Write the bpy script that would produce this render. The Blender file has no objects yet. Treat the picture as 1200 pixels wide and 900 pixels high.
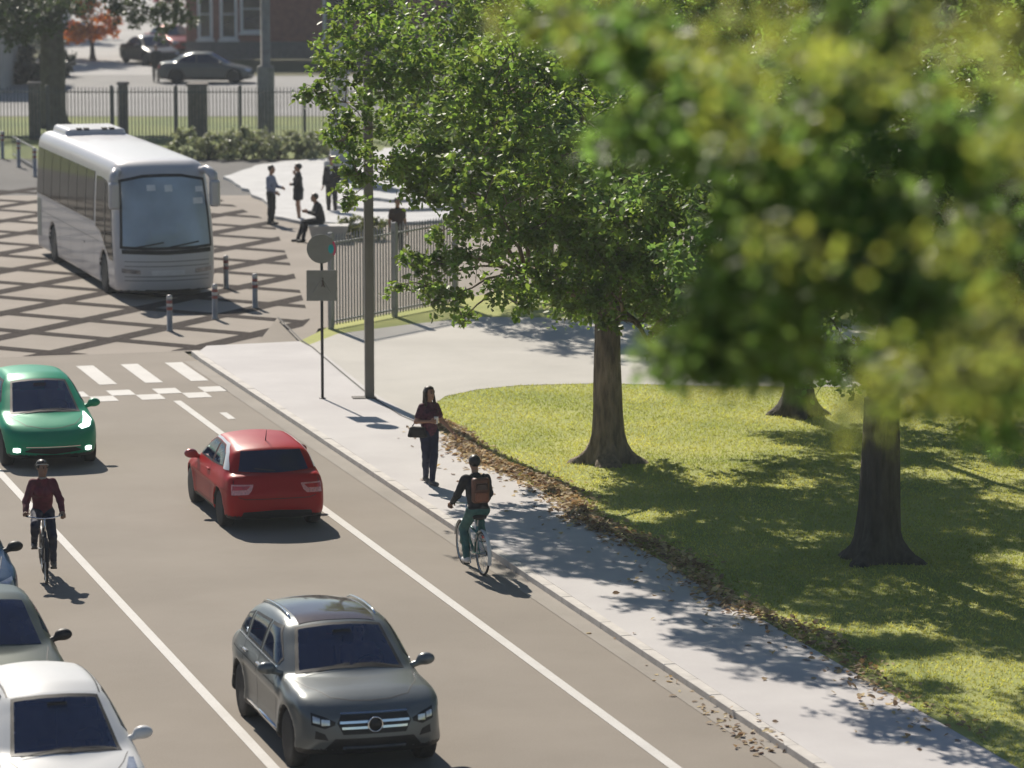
import bpy, math, random
import numpy as np
from mathutils import Vector, Matrix, Quaternion
from mathutils.bvhtree import BVHTree

random.seed(7); rng = np.random.default_rng(11)
scn = bpy.context.scene
COL = scn.collection
R = math.radians

# ------------------------------------------------------------------ camera, sky, sun, exposure
CAM_H = 11.6
PITCH = math.atan(645 / 4500)
cam_data = bpy.data.cameras.new('camera'); cam = bpy.data.objects.new('camera', cam_data); COL.objects.link(cam)
cam.location = (0, 0, CAM_H); cam.rotation_euler = (math.pi / 2 - PITCH, 0, 0)
cam_data.sensor_width = 36; cam_data.lens = 135; cam_data.clip_start = 0.5; cam_data.clip_end = 3000
cam_data.dof.use_dof = True; cam_data.dof.focus_distance = 61.0; cam_data.dof.aperture_fstop = 1.7
scn.camera = cam

SUN_EL = R(38); SUN_AZ = R(20)           # light travels towards the camera and to the right
SUN_V = Vector((math.sin(SUN_AZ) * math.cos(SUN_EL), -math.cos(SUN_AZ) * math.cos(SUN_EL), -math.sin(SUN_EL)))
world = bpy.data.worlds.new('World'); scn.world = world; world.use_nodes = True
wn = world.node_tree.nodes; wl = world.node_tree.links
sky = wn.new('ShaderNodeTexSky'); sky.sky_type = 'NISHITA'; sky.sun_disc = False
sky.sun_elevation = SUN_EL; sky.sun_rotation = -SUN_AZ
sky.air_density = 1.0; sky.dust_density = 0.4; sky.ozone_density = 2.5
bg = wn['Background']; bg.inputs['Strength'].default_value = 0.062
wl.new(sky.outputs[0], bg.inputs[0])
sd = bpy.data.lights.new('sun', 'SUN'); sun = bpy.data.objects.new('sun', sd); COL.objects.link(sun)
sd.energy = 5.0; sd.angle = R(0.55); sd.color = (1.0, 0.92, 0.80)
sun.rotation_euler = SUN_V.to_track_quat('-Z', 'Y').to_euler(); sun.location = (0, 60, 60)
vs = scn.view_settings
vs.view_transform = 'Standard'; vs.look = 'None'; vs.exposure = 0.18; vs.gamma = 1.0; vs.use_curve_mapping = False
cy = scn.cycles
cy.use_denoising = True; cy.use_adaptive_sampling = True; cy.adaptive_threshold = 0.02; cy.max_bounces = 8; cy.transparent_max_bounces = 12; cy.volume_bounces = 1
cy.caustics_reflective = False; cy.caustics_refractive = False

# ------------------------------------------------------------------ photo pixel -> point on a plane z
def G(px, py, z=0.0):
    u = (px - 600) / 4500; v = (450 - py) / 4500
    d = Vector((u, math.cos(PITCH) + v * math.sin(PITCH), -math.sin(PITCH) + v * math.cos(PITCH)))
    t = (z - CAM_H) / d.z
    return Vector((d.x * t, d.y * t, z))
def AT(px, py, Y):
    u = (px - 600) / 4500; v = (450 - py) / 4500
    d = Vector((u, math.cos(PITCH) + v * math.sin(PITCH), -math.sin(PITCH) + v * math.cos(PITCH)))
    t = Y / d.y
    return Vector((d.x * t, Y, CAM_H + d.z * t))
RA = R(15.9)
D2 = Vector((-math.sin(RA), math.cos(RA))); N2 = Vector((math.cos(RA), math.sin(RA)))
def ST(s, t, z=0.0):                     # along the road, across the road
    p = D2 * s + N2 * t
    return Vector((p.x, p.y, z))
H_TO = math.atan2(-D2.y, -D2.x)          # heading towards the camera
H_AWAY = math.atan2(D2.y, D2.x)
KZ = 0.10                                # kerb height

# ------------------------------------------------------------------ materials
MATS = {}
def M(name, col, rough=0.6, metal=0.0, var=0.10, scale=6.0, bump=0.0, bscale=40.0, coat=0.0, spec=0.5,
      emit=None, estr=0.0, island=0.0, detail=4.0, col2=None, transl=0.0, alpha=1.0, trans=0.0, stretch=1.0):
    if name in MATS: return MATS[name]
    m = bpy.data.materials.new(name); m.use_nodes = True; MATS[name] = m
    nt = m.node_tree; b = nt.nodes['Principled BSDF']; L = nt.links
    b.inputs['Roughness'].default_value = rough; b.inputs['Metallic'].default_value = metal
    b.inputs['Coat Weight'].default_value = coat; b.inputs['Coat Roughness'].default_value = 0.04
    b.inputs['Specular IOR Level'].default_value = spec
    c = Vector(col[:3])
    tc = nt.nodes.new('ShaderNodeTexCoord')
    nz = nt.nodes.new('ShaderNodeTexNoise'); nz.inputs['Scale'].default_value = scale; nz.inputs['Detail'].default_value = detail
    mp = nt.nodes.new('ShaderNodeMapping'); mp.inputs['Scale'].default_value = (1, 1, stretch); L.new(tc.outputs['Object'], mp.inputs['Vector'])
    L.new(mp.outputs[0], nz.inputs['Vector'])
    rp = nt.nodes.new('ShaderNodeValToRGB'); rp.color_ramp.elements[0].position = 0.3; rp.color_ramp.elements[1].position = 0.7
    a0 = c * (1 - var); a1 = (Vector(col2) if col2 else c * (1 + var))
    rp.color_ramp.elements[0].color = (*a0, 1); rp.color_ramp.elements[1].color = (*a1, 1)
    L.new(nz.outputs['Fac'], rp.inputs['Fac'])
    out = rp.outputs['Color']
    if island > 0:
        g = nt.nodes.new('ShaderNodeNewGeometry'); hs = nt.nodes.new('ShaderNodeHueSaturation')
        mr = nt.nodes.new('ShaderNodeMapRange'); mr.inputs['To Min'].default_value = 1 - island; mr.inputs['To Max'].default_value = 1 + island
        L.new(g.outputs['Random Per Island'], mr.inputs['Value']); L.new(mr.outputs[0], hs.inputs['Value'])
        mh = nt.nodes.new('ShaderNodeMapRange'); mh.inputs['To Min'].default_value = 0.5 - 0.05 * island; mh.inputs['To Max'].default_value = 0.5 + 0.05 * island
        L.new(g.outputs['Random Per Island'], mh.inputs['Value']); L.new(mh.outputs[0], hs.inputs['Hue'])
        L.new(out, hs.inputs['Color']); out = hs.outputs['Color']
    L.new(out, b.inputs['Base Color'])
    if bump > 0:
        n2 = nt.nodes.new('ShaderNodeTexNoise'); n2.inputs['Scale'].default_value = bscale; n2.inputs['Detail'].default_value = 5
        L.new(mp.outputs[0], n2.inputs['Vector'])
        bp = nt.nodes.new('ShaderNodeBump'); bp.inputs['Strength'].default_value = min(1, bump); bp.inputs['Distance'].default_value = 0.02 * max(1, bump)
        L.new(n2.outputs['Fac'], bp.inputs['Height']); L.new(bp.outputs[0], b.inputs['Normal'])
    if emit:
        b.inputs['Emission Color'].default_value = (*emit, 1); b.inputs['Emission Strength'].default_value = estr
    if trans > 0: b.inputs['Transmission Weight'].default_value = trans
    if alpha < 1: b.inputs['Alpha'].default_value = alpha
    if transl > 0:
        tr = nt.nodes.new('ShaderNodeBsdfTranslucent'); mx = nt.nodes.new('ShaderNodeMixShader'); mx.inputs[0].default_value = transl
        br = nt.nodes.new('ShaderNodeHueSaturation'); br.inputs['Hue'].default_value = 0.475; br.inputs['Saturation'].default_value = 1.15; br.inputs['Value'].default_value = 2.3
        L.new(out, br.inputs['Color']); L.new(br.outputs[0], tr.inputs['Color'])
        L.new(b.outputs[0], mx.inputs[1]); L.new(tr.outputs[0], mx.inputs[2])
        L.new(mx.outputs[0], nt.nodes['Material Output'].inputs['Surface'])
    return m

def layered(name, c1, c2, sc1, c3=None, sc3=90, mixw=0.35, rough=0.85, bump=0.3, bscale=120, lo=0.35, hi=0.65, spec=0.3):
    """broad patches of c1/c2 plus fine speckle towards c3, in world metres"""
    m = bpy.data.materials.new(name); m.use_nodes = True; MATS[name] = m
    nt = m.node_tree; b = nt.nodes['Principled BSDF']; L = nt.links
    b.inputs['Roughness'].default_value = rough; b.inputs['Specular IOR Level'].default_value = spec
    tc = nt.nodes.new('ShaderNodeTexCoord')
    n1 = nt.nodes.new('ShaderNodeTexNoise'); n1.inputs['Scale'].default_value = sc1; n1.inputs['Detail'].default_value = 6; n1.inputs['Roughness'].default_value = 0.6
    n2 = nt.nodes.new('ShaderNodeTexNoise'); n2.inputs['Scale'].default_value = sc3; n2.inputs['Detail'].default_value = 3
    for n in (n1, n2): L.new(tc.outputs['Object'], n.inputs['Vector'])
    r1 = nt.nodes.new('ShaderNodeValToRGB'); r1.color_ramp.elements[0].position = lo; r1.color_ramp.elements[1].position = hi
    r1.color_ramp.elements[0].color = (*c1, 1); r1.color_ramp.elements[1].color = (*c2, 1)
    L.new(n1.outputs['Fac'], r1.inputs['Fac'])
    r2 = nt.nodes.new('ShaderNodeValToRGB'); r2.color_ramp.elements[0].position = 0.45; r2.color_ramp.elements[1].position = 0.7
    r2.color_ramp.elements[0].color = (0, 0, 0, 1); r2.color_ramp.elements[1].color = (mixw, mixw, mixw, 1)
    L.new(n2.outputs['Fac'], r2.inputs['Fac'])
    mx = nt.nodes.new('ShaderNodeMix'); mx.data_type = 'RGBA'
    L.new(r2.outputs[0], mx.inputs['Factor']); L.new(r1.outputs[0], mx.inputs['A']); mx.inputs['B'].default_value = (*(c3 or c2), 1)
    L.new(mx.outputs['Result'], b.inputs['Base Color'])
    bp = nt.nodes.new('ShaderNodeBump'); bp.inputs['Strength'].default_value = bump; bp.inputs['Distance'].default_value = 0.01
    n3 = nt.nodes.new('ShaderNodeTexNoise'); n3.inputs['Scale'].default_value = bscale; n3.inputs['Detail'].default_value = 4
    L.new(tc.outputs['Object'], n3.inputs['Vector']); L.new(n3.outputs['Fac'], bp.inputs['Height']); L.new(bp.outputs[0], b.inputs['Normal'])
    return m

# ------------------------------------------------------------------ mesh helpers
def mesh(name, v, f, mats, smooth=False, midx=None):
    me = bpy.data.meshes.new(name)
    v = np.asarray(v, dtype=np.float32)
    if isinstance(f, np.ndarray) and f.ndim == 2:
        n = f.shape[1]
        me.vertices.add(len(v)); me.vertices.foreach_set('co', v.ravel())
        me.loops.add(f.size); me.loops.foreach_set('vertex_index', f.ravel().astype(np.int32))
        me.polygons.add(len(f)); me.polygons.foreach_set('loop_start', np.arange(0, f.size, n, dtype=np.int32))
        me.update(calc_edges=True)
    else:
        me.from_pydata([tuple(map(float, p)) for p in v], [], [tuple(int(i) for i in q) for q in f]); me.update()
    for m in (mats if isinstance(mats, (list, tuple)) else [mats]): me.materials.append(m)
    if smooth: me.polygons.foreach_set('use_smooth', np.ones(len(me.polygons), dtype=bool))
    if midx is not None: me.polygons.foreach_set('material_index', np.asarray(midx, dtype=np.int32))
    return me
def link(name, data, parent=None, loc=None, rz=None):
    o = bpy.data.objects.new(name, data); COL.objects.link(o)
    if parent is not None: o.parent = parent
    if loc is not None: o.location = loc
    if rz is not None: o.rotation_euler = (0, 0, rz)
    return o
def tag(o, label=None, cat=None, group=None, kind=None):
    if label: o['label'] = label
    if cat: o['category'] = cat
    if group: o['group'] = group
    if kind: o['kind'] = kind
    return o
def thing(name, label, cat, loc=(0, 0, 0), rz=0.0, group=None):
    return tag(link(name, None, None, loc, rz), label, cat, group)
def copy_tree(o, parent=None):
    c = o.copy(); COL.objects.link(c); c.parent = parent
    for ch in o.children:
        copy_tree(ch, c)
    return c

class MB:
    """collects shapes for one mesh"""
    def __init__(s): s.v = []; s.f = []; s.m = []
    def add(s, v, f, mi=0):
        k = len(s.v); s.v.extend([tuple(p) for p in v]); s.f.extend([tuple(i + k for i in q) for q in f]); s.m.extend([mi] * len(f)); return s
    def box(s, x0, x1, y0, y1, z0, z1, mi=0, rot=None, org=None):
        v = [Vector(p) for p in ((x0,y0,z0),(x1,y0,z0),(x1,y1,z0),(x0,y1,z0),(x0,y0,z1),(x1,y0,z1),(x1,y1,z1),(x0,y1,z1))]
        if rot is not None: v = [rot @ p for p in v]
        if org is not None: v = [p + Vector(org) for p in v]
        return s.add(v, [(0,3,2,1),(4,5,6,7),(0,1,5,4),(1,2,6,5),(2,3,7,6),(3,0,4,7)], mi)
    def bevbox(s, x0, x1, y0, y1, z0, z1, b, mi=0):
        """box with chamfered vertical and top edges"""
        rings = []
        for z, i in ((z0, 0), (z1 - b, 0), (z1, b)):
            X0, X1, Y0, Y1 = x0 + i, x1 - i, y0 + i, y1 - i
            rings.append([(X0+b,Y0,z),(X1-b,Y0,z),(X1,Y0+b,z),(X1,Y1-b,z),(X1-b,Y1,z),(X0+b,Y1,z),(X0,Y1-b,z),(X0,Y0+b,z)])
        v = [p for r in rings for p in r]; f = [tuple(reversed(range(8))), tuple(range(16, 24))]
        for k in range(2):
            for i in range(8): j = (i + 1) % 8; f.append((k*8+i, k*8+j, k*8+8+j, k*8+8+i))
        return s.add(v, f, mi)
    def tube(s, pts, rad, n=8, mi=0, closed=False, cap=True):
        pts = [Vector(p) for p in pts]; k = len(pts)
        rad = rad if isinstance(rad, (list, tuple)) else [rad] * k
        v = []; f = []
        up = None
        for i, p in enumerate(pts):
            if closed: t = (pts[(i + 1) % k] - pts[i - 1])
            else: t = (pts[min(i + 1, k - 1)] - pts[max(i - 1, 0)])
            t.normalize()
            if up is None:
                up = Vector((0, 0, 1)) if abs(t.z) < 0.9 else Vector((1, 0, 0))
            a = t.cross(up)
            if a.length < 1e-4: a = t.orthogonal()
            a.normalize(); b = a.cross(t); b.normalize(); up = b
            for j in range(n):
                th = 2 * math.pi * j / n
                v.append(p + (a * math.cos(th) + b * math.sin(th)) * rad[i])
        for i in range(k if closed else k - 1):
            i2 = (i + 1) % k
            for j in range(n):
                j2 = (j + 1) % n
                f.append((i*n+j, i*n+j2, i2*n+j2, i2*n+j))
        if cap and not closed:
            f.append(tuple(reversed(range(n)))); f.append(tuple(range((k-1)*n, k*n)))
        return s.add(v, f, mi)
    def lathe(s, prof, n=16, axis='z', org=(0, 0, 0), mi=0, closed=False):
        """prof: (radius, height)"""
        v = []; f = []; k = len(prof)
        for (r, h) in prof:
            for j in range(n):
                th = 2 * math.pi * j / n; c, d = r * math.cos(th), r * math.sin(th)
                p = {'z': (c, d, h), 'y': (c, h, d), 'x': (h, c, d)}[axis]
                v.append((p[0] + org[0], p[1] + org[1], p[2] + org[2]))
        for i in range(k if closed else k - 1):
            i2 = (i + 1) % k
            for j in range(n): j2 = (j + 1) % n; f.append((i*n+j, i*n+j2, i2*n+j2, i2*n+j))
        if not closed:
            if prof[0][0] > 1e-6: f.append(tuple(reversed(range(n))))
            if prof[-1][0] > 1e-6: f.append(tuple(range((k-1)*n, k*n)))
        return s.add(v, f, mi)
    def data(s, name, mats, smooth=False): return mesh(name, s.v, s.f, mats, smooth, s.m)
    def build(s, name, mats, parent=None, smooth=False, loc=None, rz=None):
        return link(name, s.data(name, mats, smooth), parent, loc, rz)
def poly(name, pts, mat, z=None, kind='structure'):
    v = [(p[0], p[1], p[2] if z is None else z) for p in pts]
    a = sum(v[i][0]*v[(i+1)%len(v)][1]-v[(i+1)%len(v)][0]*v[i][1] for i in range(len(v)))
    if a < 0: v.reverse()
    o = link(name, mesh(name, v, [tuple(range(len(v)))], mat)); o['kind'] = kind
    return o
def slab(name, pts, z0, z1, mat, parent=None):
    v = [(p[0], p[1]) for p in pts]; n = len(v)
    a = sum(v[i][0]*v[(i+1)%n][1]-v[(i+1)%n][0]*v[i][1] for i in range(n))
    if a < 0: v.reverse()
    vv = [(x, y, z0) for x, y in v] + [(x, y, z1) for x, y in v]
    f = [tuple(range(n, 2*n))] + [(i, (i+1) % n, n+(i+1) % n, n+i) for i in range(n)]
    return link(name, mesh(name, vv, f, mat), parent)

# ------------------------------------------------------------------ implicit surfaces (numpy surface nets)
def smin(a, b, k):
    h = np.maximum(k - np.abs(a - b), 0) / k
    return np.minimum(a, b) - h * h * k * 0.25
def smax(a, b, k): return -smin(-a, -b, k)
def nets(f, lo, hi, h, project=2):
    lo = np.array(lo, float); hi = np.array(hi, float); n = np.ceil((hi - lo) / h).astype(int) + 1
    ax = [lo[i] + h * np.arange(n[i]) for i in range(3)]
    X, Y, Z = np.meshgrid(*ax, indexing='ij')
    F = f(X, Y, Z); S = F < 0
    c = [(i, j, k) for i in (0, 1) for j in (0, 1) for k in (0, 1)]
    def sh(A, o): return A[o[0]:n[0]-1+o[0], o[1]:n[1]-1+o[1], o[2]:n[2]-1+o[2]]
    cnt = sum(sh(S, o).astype(np.int8) for o in c)
    act = (cnt > 0) & (cnt < 8)
    idx = -np.ones(act.shape, dtype=np.int64); ids = np.argwhere(act); idx[act] = np.arange(len(ids))
    acc = np.zeros((len(ids), 3)); num = np.zeros(len(ids))
    i0, j0, k0 = ids.T
    for a in c:
        for d in range(3):
            if a[d]: continue
            b = list(a); b[d] = 1
            fa = F[i0+a[0], j0+a[1], k0+a[2]]; fb = F[i0+b[0], j0+b[1], k0+b[2]]
            m = (fa < 0) != (fb < 0)
            t = np.where(m, fa / np.where(m, fa - fb, 1), 0)
            p = np.tile(np.array(a, float), (len(ids), 1)); p[:, d] += t
            acc[m] += p[m]; num[m] += 1
    V = (ids + acc / num[:, None]) * h + lo
    quads = []
    for d in range(3):
        u, w = (d + 1) % 3, (d + 2) % 3
        sl0 = [slice(None)] * 3; sl1 = [slice(None)] * 3
        sl0[d] = slice(0, n[d]-1); sl1[d] = slice(1, n[d])
        ch = S[tuple(sl0)] != S[tuple(sl1)]
        e = np.argwhere(ch)
        ok = (e[:, u] > 0) & (e[:, w] > 0) & (e[:, u] < n[u]-1) & (e[:, w] < n[w]-1)
        e = e[ok]
        ins = S[tuple(e.T)]
        def cell(du, dw):
            q = e.copy(); q[:, u] -= du; q[:, w] -= dw
            return idx[tuple(q.T)]
        q = np.stack([cell(1, 1), cell(0, 1), cell(0, 0), cell(1, 0)], 1)
        q[~ins] = q[~ins][:, ::-1]
        quads.append(q)
    Q = np.concatenate(quads); Q = Q[(Q >= 0).all(1)]
    for _ in range(project):
        e = h * 0.05
        x, y, z = V.T
        f0 = f(x, y, z)
        g = np.stack([f(x+e, y, z) - f(x-e, y, z), f(x, y+e, z) - f(x, y-e, z), f(x, y, z+e) - f(x, y, z-e)], 1) / (2*e)
        g2 = np.maximum((g * g).sum(1), 0.2)
        st = (f0 / g2)[:, None] * g
        ln = np.linalg.norm(st, axis=1, keepdims=True); st *= np.minimum(1, 0.6 * h / np.maximum(ln, 1e-9))
        V = V - st
    return V, Q
def curve(pts):
    """smooth monotone-ish interpolation through (x, y)"""
    P = np.array(sorted(pts), float); x, y = P.T
    d = np.diff(y) / np.diff(x); m = np.zeros(len(x)); m[0] = d[0]; m[-1] = d[-1]
    for i in range(1, len(x) - 1):
        m[i] = 0 if d[i-1] * d[i] <= 0 else 2 * d[i-1] * d[i] / (d[i-1] + d[i])
    def f(q):
        q = np.clip(q, x[0], x[-1]); i = np.clip(np.searchsorted(x, q) - 1, 0, len(x) - 2)
        hh = x[i+1] - x[i]; t = (q - x[i]) / hh
        return ((2*t**3-3*t**2+1)*y[i] + (t**3-2*t**2+t)*hh*m[i] + (-2*t**3+3*t**2)*y[i+1] + (t**3-t**2)*hh*m[i+1])
    return f

# ------------------------------------------------------------------ shared materials
BLACK = M('black_plastic', (0.012, 0.012, 0.013), 0.55, var=0.2)
RUBBER = M('tyre_rubber', (0.018, 0.018, 0.019), 0.8, var=0.25, scale=20, bump=0.3, bscale=90)
CHROME = M('chrome', (0.75, 0.76, 0.78), 0.12, 1.0, var=0.03)
ALLOY = M('wheel_alloy', (0.42, 0.43, 0.45), 0.3, 0.9, var=0.08)
DALLOY = M('dark_alloy', (0.10, 0.10, 0.11), 0.3, 0.8, var=0.1)
GLASSD = M('tinted_glass', (0.010, 0.018, 0.055), 0.04, var=0.3, scale=1.2, spec=0.5)
LENS = M('lamp_lens', (0.55, 0.57, 0.6), 0.08, 0.5, var=0.25, scale=14, coat=1)
TAIL = M('tail_lamp', (0.55, 0.03, 0.03), 0.12, var=0.35, scale=22, coat=1)
TAILC = M('tail_lamp_clear', (0.75, 0.35, 0.33), 0.12, var=0.25, scale=30, coat=1)
LIT = M('lit_headlamp', (0.9, 0.95, 0.93), 0.2, emit=(0.95, 1.0, 0.97), estr=3.0)
SEATM = M('seat_fabric', (0.06, 0.06, 0.065), 0.8, var=0.2)
PLATE = M('blank_plate', (0.35, 0.35, 0.34), 0.5)
def clear_glass(name, tint, mix=0.12):
    m = bpy.data.materials.new(name); m.use_nodes = True; nt = m.node_tree
    for n in list(nt.nodes):
        if n.type == 'BSDF_PRINCIPLED': nt.nodes.remove(n)
    tr = nt.nodes.new('ShaderNodeBsdfTransparent'); tr.inputs[0].default_value = (*tint, 1)
    gl = nt.nodes.new('ShaderNodeBsdfGlossy'); gl.inputs['Roughness'].default_value = 0.03; gl.inputs[0].default_value = (0.9, 0.95, 1, 1)
    fr = nt.nodes.new('ShaderNodeFresnel'); fr.inputs[0].default_value = 1.6
    mx = nt.nodes.new('ShaderNodeMixShader')
    df = nt.nodes.new('ShaderNodeBsdfDiffuse'); df.inputs[0].default_value = (0.03, 0.05, 0.15, 1); m2 = nt.nodes.new('ShaderNodeMixShader'); m2.inputs[0].default_value = mix  # blue diffuse share stands in for sky reflected in the glass
    nt.links.new(tr.outputs[0], m2.inputs[1]); nt.links.new(df.outputs[0], m2.inputs[2])
    nt.links.new(fr.outputs[0], mx.inputs[0]); nt.links.new(m2.outputs[0], mx.inputs[1]); nt.links.new(gl.outputs[0], mx.inputs[2])
    nt.links.new(mx.outputs[0], nt.nodes['Material Output'].inputs['Surface'])
    return m
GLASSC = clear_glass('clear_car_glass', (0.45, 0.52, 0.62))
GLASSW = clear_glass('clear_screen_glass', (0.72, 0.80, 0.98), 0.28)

def paint(name, col, metal=0.35, rough=0.32): return M(name, col, rough, metal, var=0.04, scale=1.5, coat=0.08, spec=0.18)

# ------------------------------------------------------------------ cars: x forward, y left, z up, origin on the ground under the centre
def resample(P, n):
    P = np.array(P, float)
    if len(P) == 1: return np.repeat(P, n, 0)
    d = np.r_[0, np.cumsum(np.linalg.norm(np.diff(P, axis=0), axis=1))]; d /= d[-1]
    t = np.linspace(0, 1, n)
    return np.stack([np.interp(t, d, P[:, k]) for k in (0, 1)], 1)
AXES = {'left': (lambda a, b: (a, 4, b), (0, -1, 0)), 'right': (lambda a, b: (a, -4, b), (0, 1, 0)),
        'front': (lambda a, b: (9, a, b), (-1, 0, 0)), 'rear': (lambda a, b: (-9, a, b), (1, 0, 0)), 'top': (lambda a, b: (a, b, 6), (0, 0, -1))}
class Surf:
    def __init__(s, V, Q): s.bvh = BVHTree.FromPolygons([Vector(p) for p in V], [tuple(q) for q in Q.tolist()])
    def hit(s, axis, a, b):
        o, d = AXES[axis]; o = Vector(o(a, b)); d = Vector(d)
        h = s.bvh.ray_cast(o, d)
        if h[0] is None:
            for k in range(40):
                pass
            base = o + d * (o.length * 0.75)
            h = s.bvh.find_nearest(base if axis not in ('left', 'right') else Vector((a, 0.8 * (1 if axis == 'left' else -1), b)))
        n = h[1]
        if n.dot(d) > 0: n = -n
        return h[0], n
    def patch(s, name, axis, bot, top, mats, parent, off=0.005, nu=14, nv=7, skirt=0.012, rim=0, smooth=True):
        B = resample(bot, nu); T = resample(top, nu); v = []; nrm = []
        for j in range(nv):
            t = j / (nv - 1)
            for i in range(nu):
                p, n = s.hit(axis, *(B[i] * (1 - t) + T[i] * t)); v.append(p + n * off); nrm.append(n)
        f = []; mi = []
        for j in range(nv - 1):
            for i in range(nu - 1):
                f.append((j*nu+i, j*nu+i+1, (j+1)*nu+i+1, (j+1)*nu+i))
                mi.append(1 if rim and (i < rim or j < rim or i >= nu-1-rim or j >= nv-1-rim) else 0)
        ring = [i for i in range(nu)] + [j*nu+nu-1 for j in range(1, nv)] + [(nv-1)*nu+i for i in range(nu-2, -1, -1)] + [j*nu for j in range(nv-2, 0, -1)]
        k = len(v); m_ = len(ring); v += [v[i].copy() for i in ring] + [v[i] - nrm[i] * skirt for i in ring]
        for i in range(len(ring)):
            j = (i + 1) % len(ring); f.append((k + j, k + i, k + m_ + i, k + m_ + j)); mi.append(1 if rim else 0)
        a, b, c = v[f[0][0]], v[f[0][1]], v[f[0][2]]
        if (b - a).cross(c - a).dot(nrm[0]) < 0: f = [tuple(reversed(q)) for q in f]
        return link(name, mesh(name, v, f, mats, smooth, mi), parent)
    def strip(s, name, axis, pts, w, mat, parent, off=0.003, step=0.08, closed=False):
        P = [np.array(p, float) for p in pts]
        if closed: P.append(P[0])
        Q = [P[0]]
        for a, b in zip(P, P[1:]):
            k = max(1, int(np.linalg.norm(b - a) / step))
            for i in range(1, k + 1): Q.append(a + (b - a) * i / k)
        v = []; f = []
        for i, p in enumerate(Q):
            d = Q[min(i+1, len(Q)-1)] - Q[max(i-1, 0)]; d = d / max(np.linalg.norm(d), 1e-9); nn = np.array([-d[1], d[0]]) * w / 2
            for sg in (1, -1):
                h, n = s.hit(axis, *(p + nn * sg)); v.append(h + n * off)
        for i in range(len(Q) - 1): f.append((2*i, 2*i+1, 2*i+3, 2*i+2))
        return link(name, mesh(name, v, f, mat, True), parent)

WHEELS = {}
def wheel_data(r, w, style):
    key = (r, w, style)
    if key in WHEELS: return WHEELS[key]
    t = MB(); rr = r * 0.68
    t.lathe([(rr, -w/2), (r*0.93, -w/2), (r*0.985, -w*0.42), (r, -w*0.25), (r, w*0.25), (r*0.985, w*0.42), (r*0.93, w/2), (rr, w/2)], 28, 'y')
    m = MB(); rim_m = DALLOY if style == 'dark' else ALLOY
    m.lathe([(rr*1.02, w*0.44), (rr*0.92, w*0.40), (rr*0.88, w*0.1), (0.02, w*0.05)], 24, 'y')
    ns = 5 if style != 'multi' else 10
    for k in range(ns):
        a = 2 * math.pi * k / ns
        rot = Matrix.Rotation(a, 3, 'Y')
        wd = rr * (0.17 if ns == 5 else 0.09)
        v = [Vector(p) for p in ((0.0, w*0.30, -wd), (rr*0.95, w*0.40, -wd*0.7), (rr*0.95, w*0.40, wd*0.7), (0.0, w*0.30, wd),
                                 (0.0, w*0.12, -wd), (rr*0.95, w*0.12, -wd*0.7), (rr*0.95, w*0.12, wd*0.7), (0.0, w*0.12, wd))]
        m.add([rot @ p for p in v], [(0,1,2,3),(0,4,5,1),(1,5,6,2),(2,6,7,3)], 1)
    m.lathe([(rr*0.22, w*0.1), (rr*0.22, w*0.38), (rr*0.12, w*0.41), (0.001, w*0.41)], 14, 'y', mi=1)
    WHEELS[key] = (t.data('tyre', RUBBER, True), m.data('rim', [BLACK, rim_m]))
    return WHEELS[key]
def add_wheel(parent, x, y, r, w, style):
    td, rd = wheel_data(r, w, style)
    e = link('wheel', None, parent, (x, y, r), 0 if y > 0 else math.pi)
    link('tyre', td, e); link('rim', rd, e)

def inside(P, x, y):
    c = np.zeros(x.shape, bool); n = len(P); j = n - 1
    for i in range(n):
        xi, yi = P[i]; xj, yj = P[j]
        if yi != yj: c ^= ((yi > y) != (yj > y)) & (x < (xj - xi) * (y - yi) / (yj - yi) + xi)
        j = i
    return c

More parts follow.
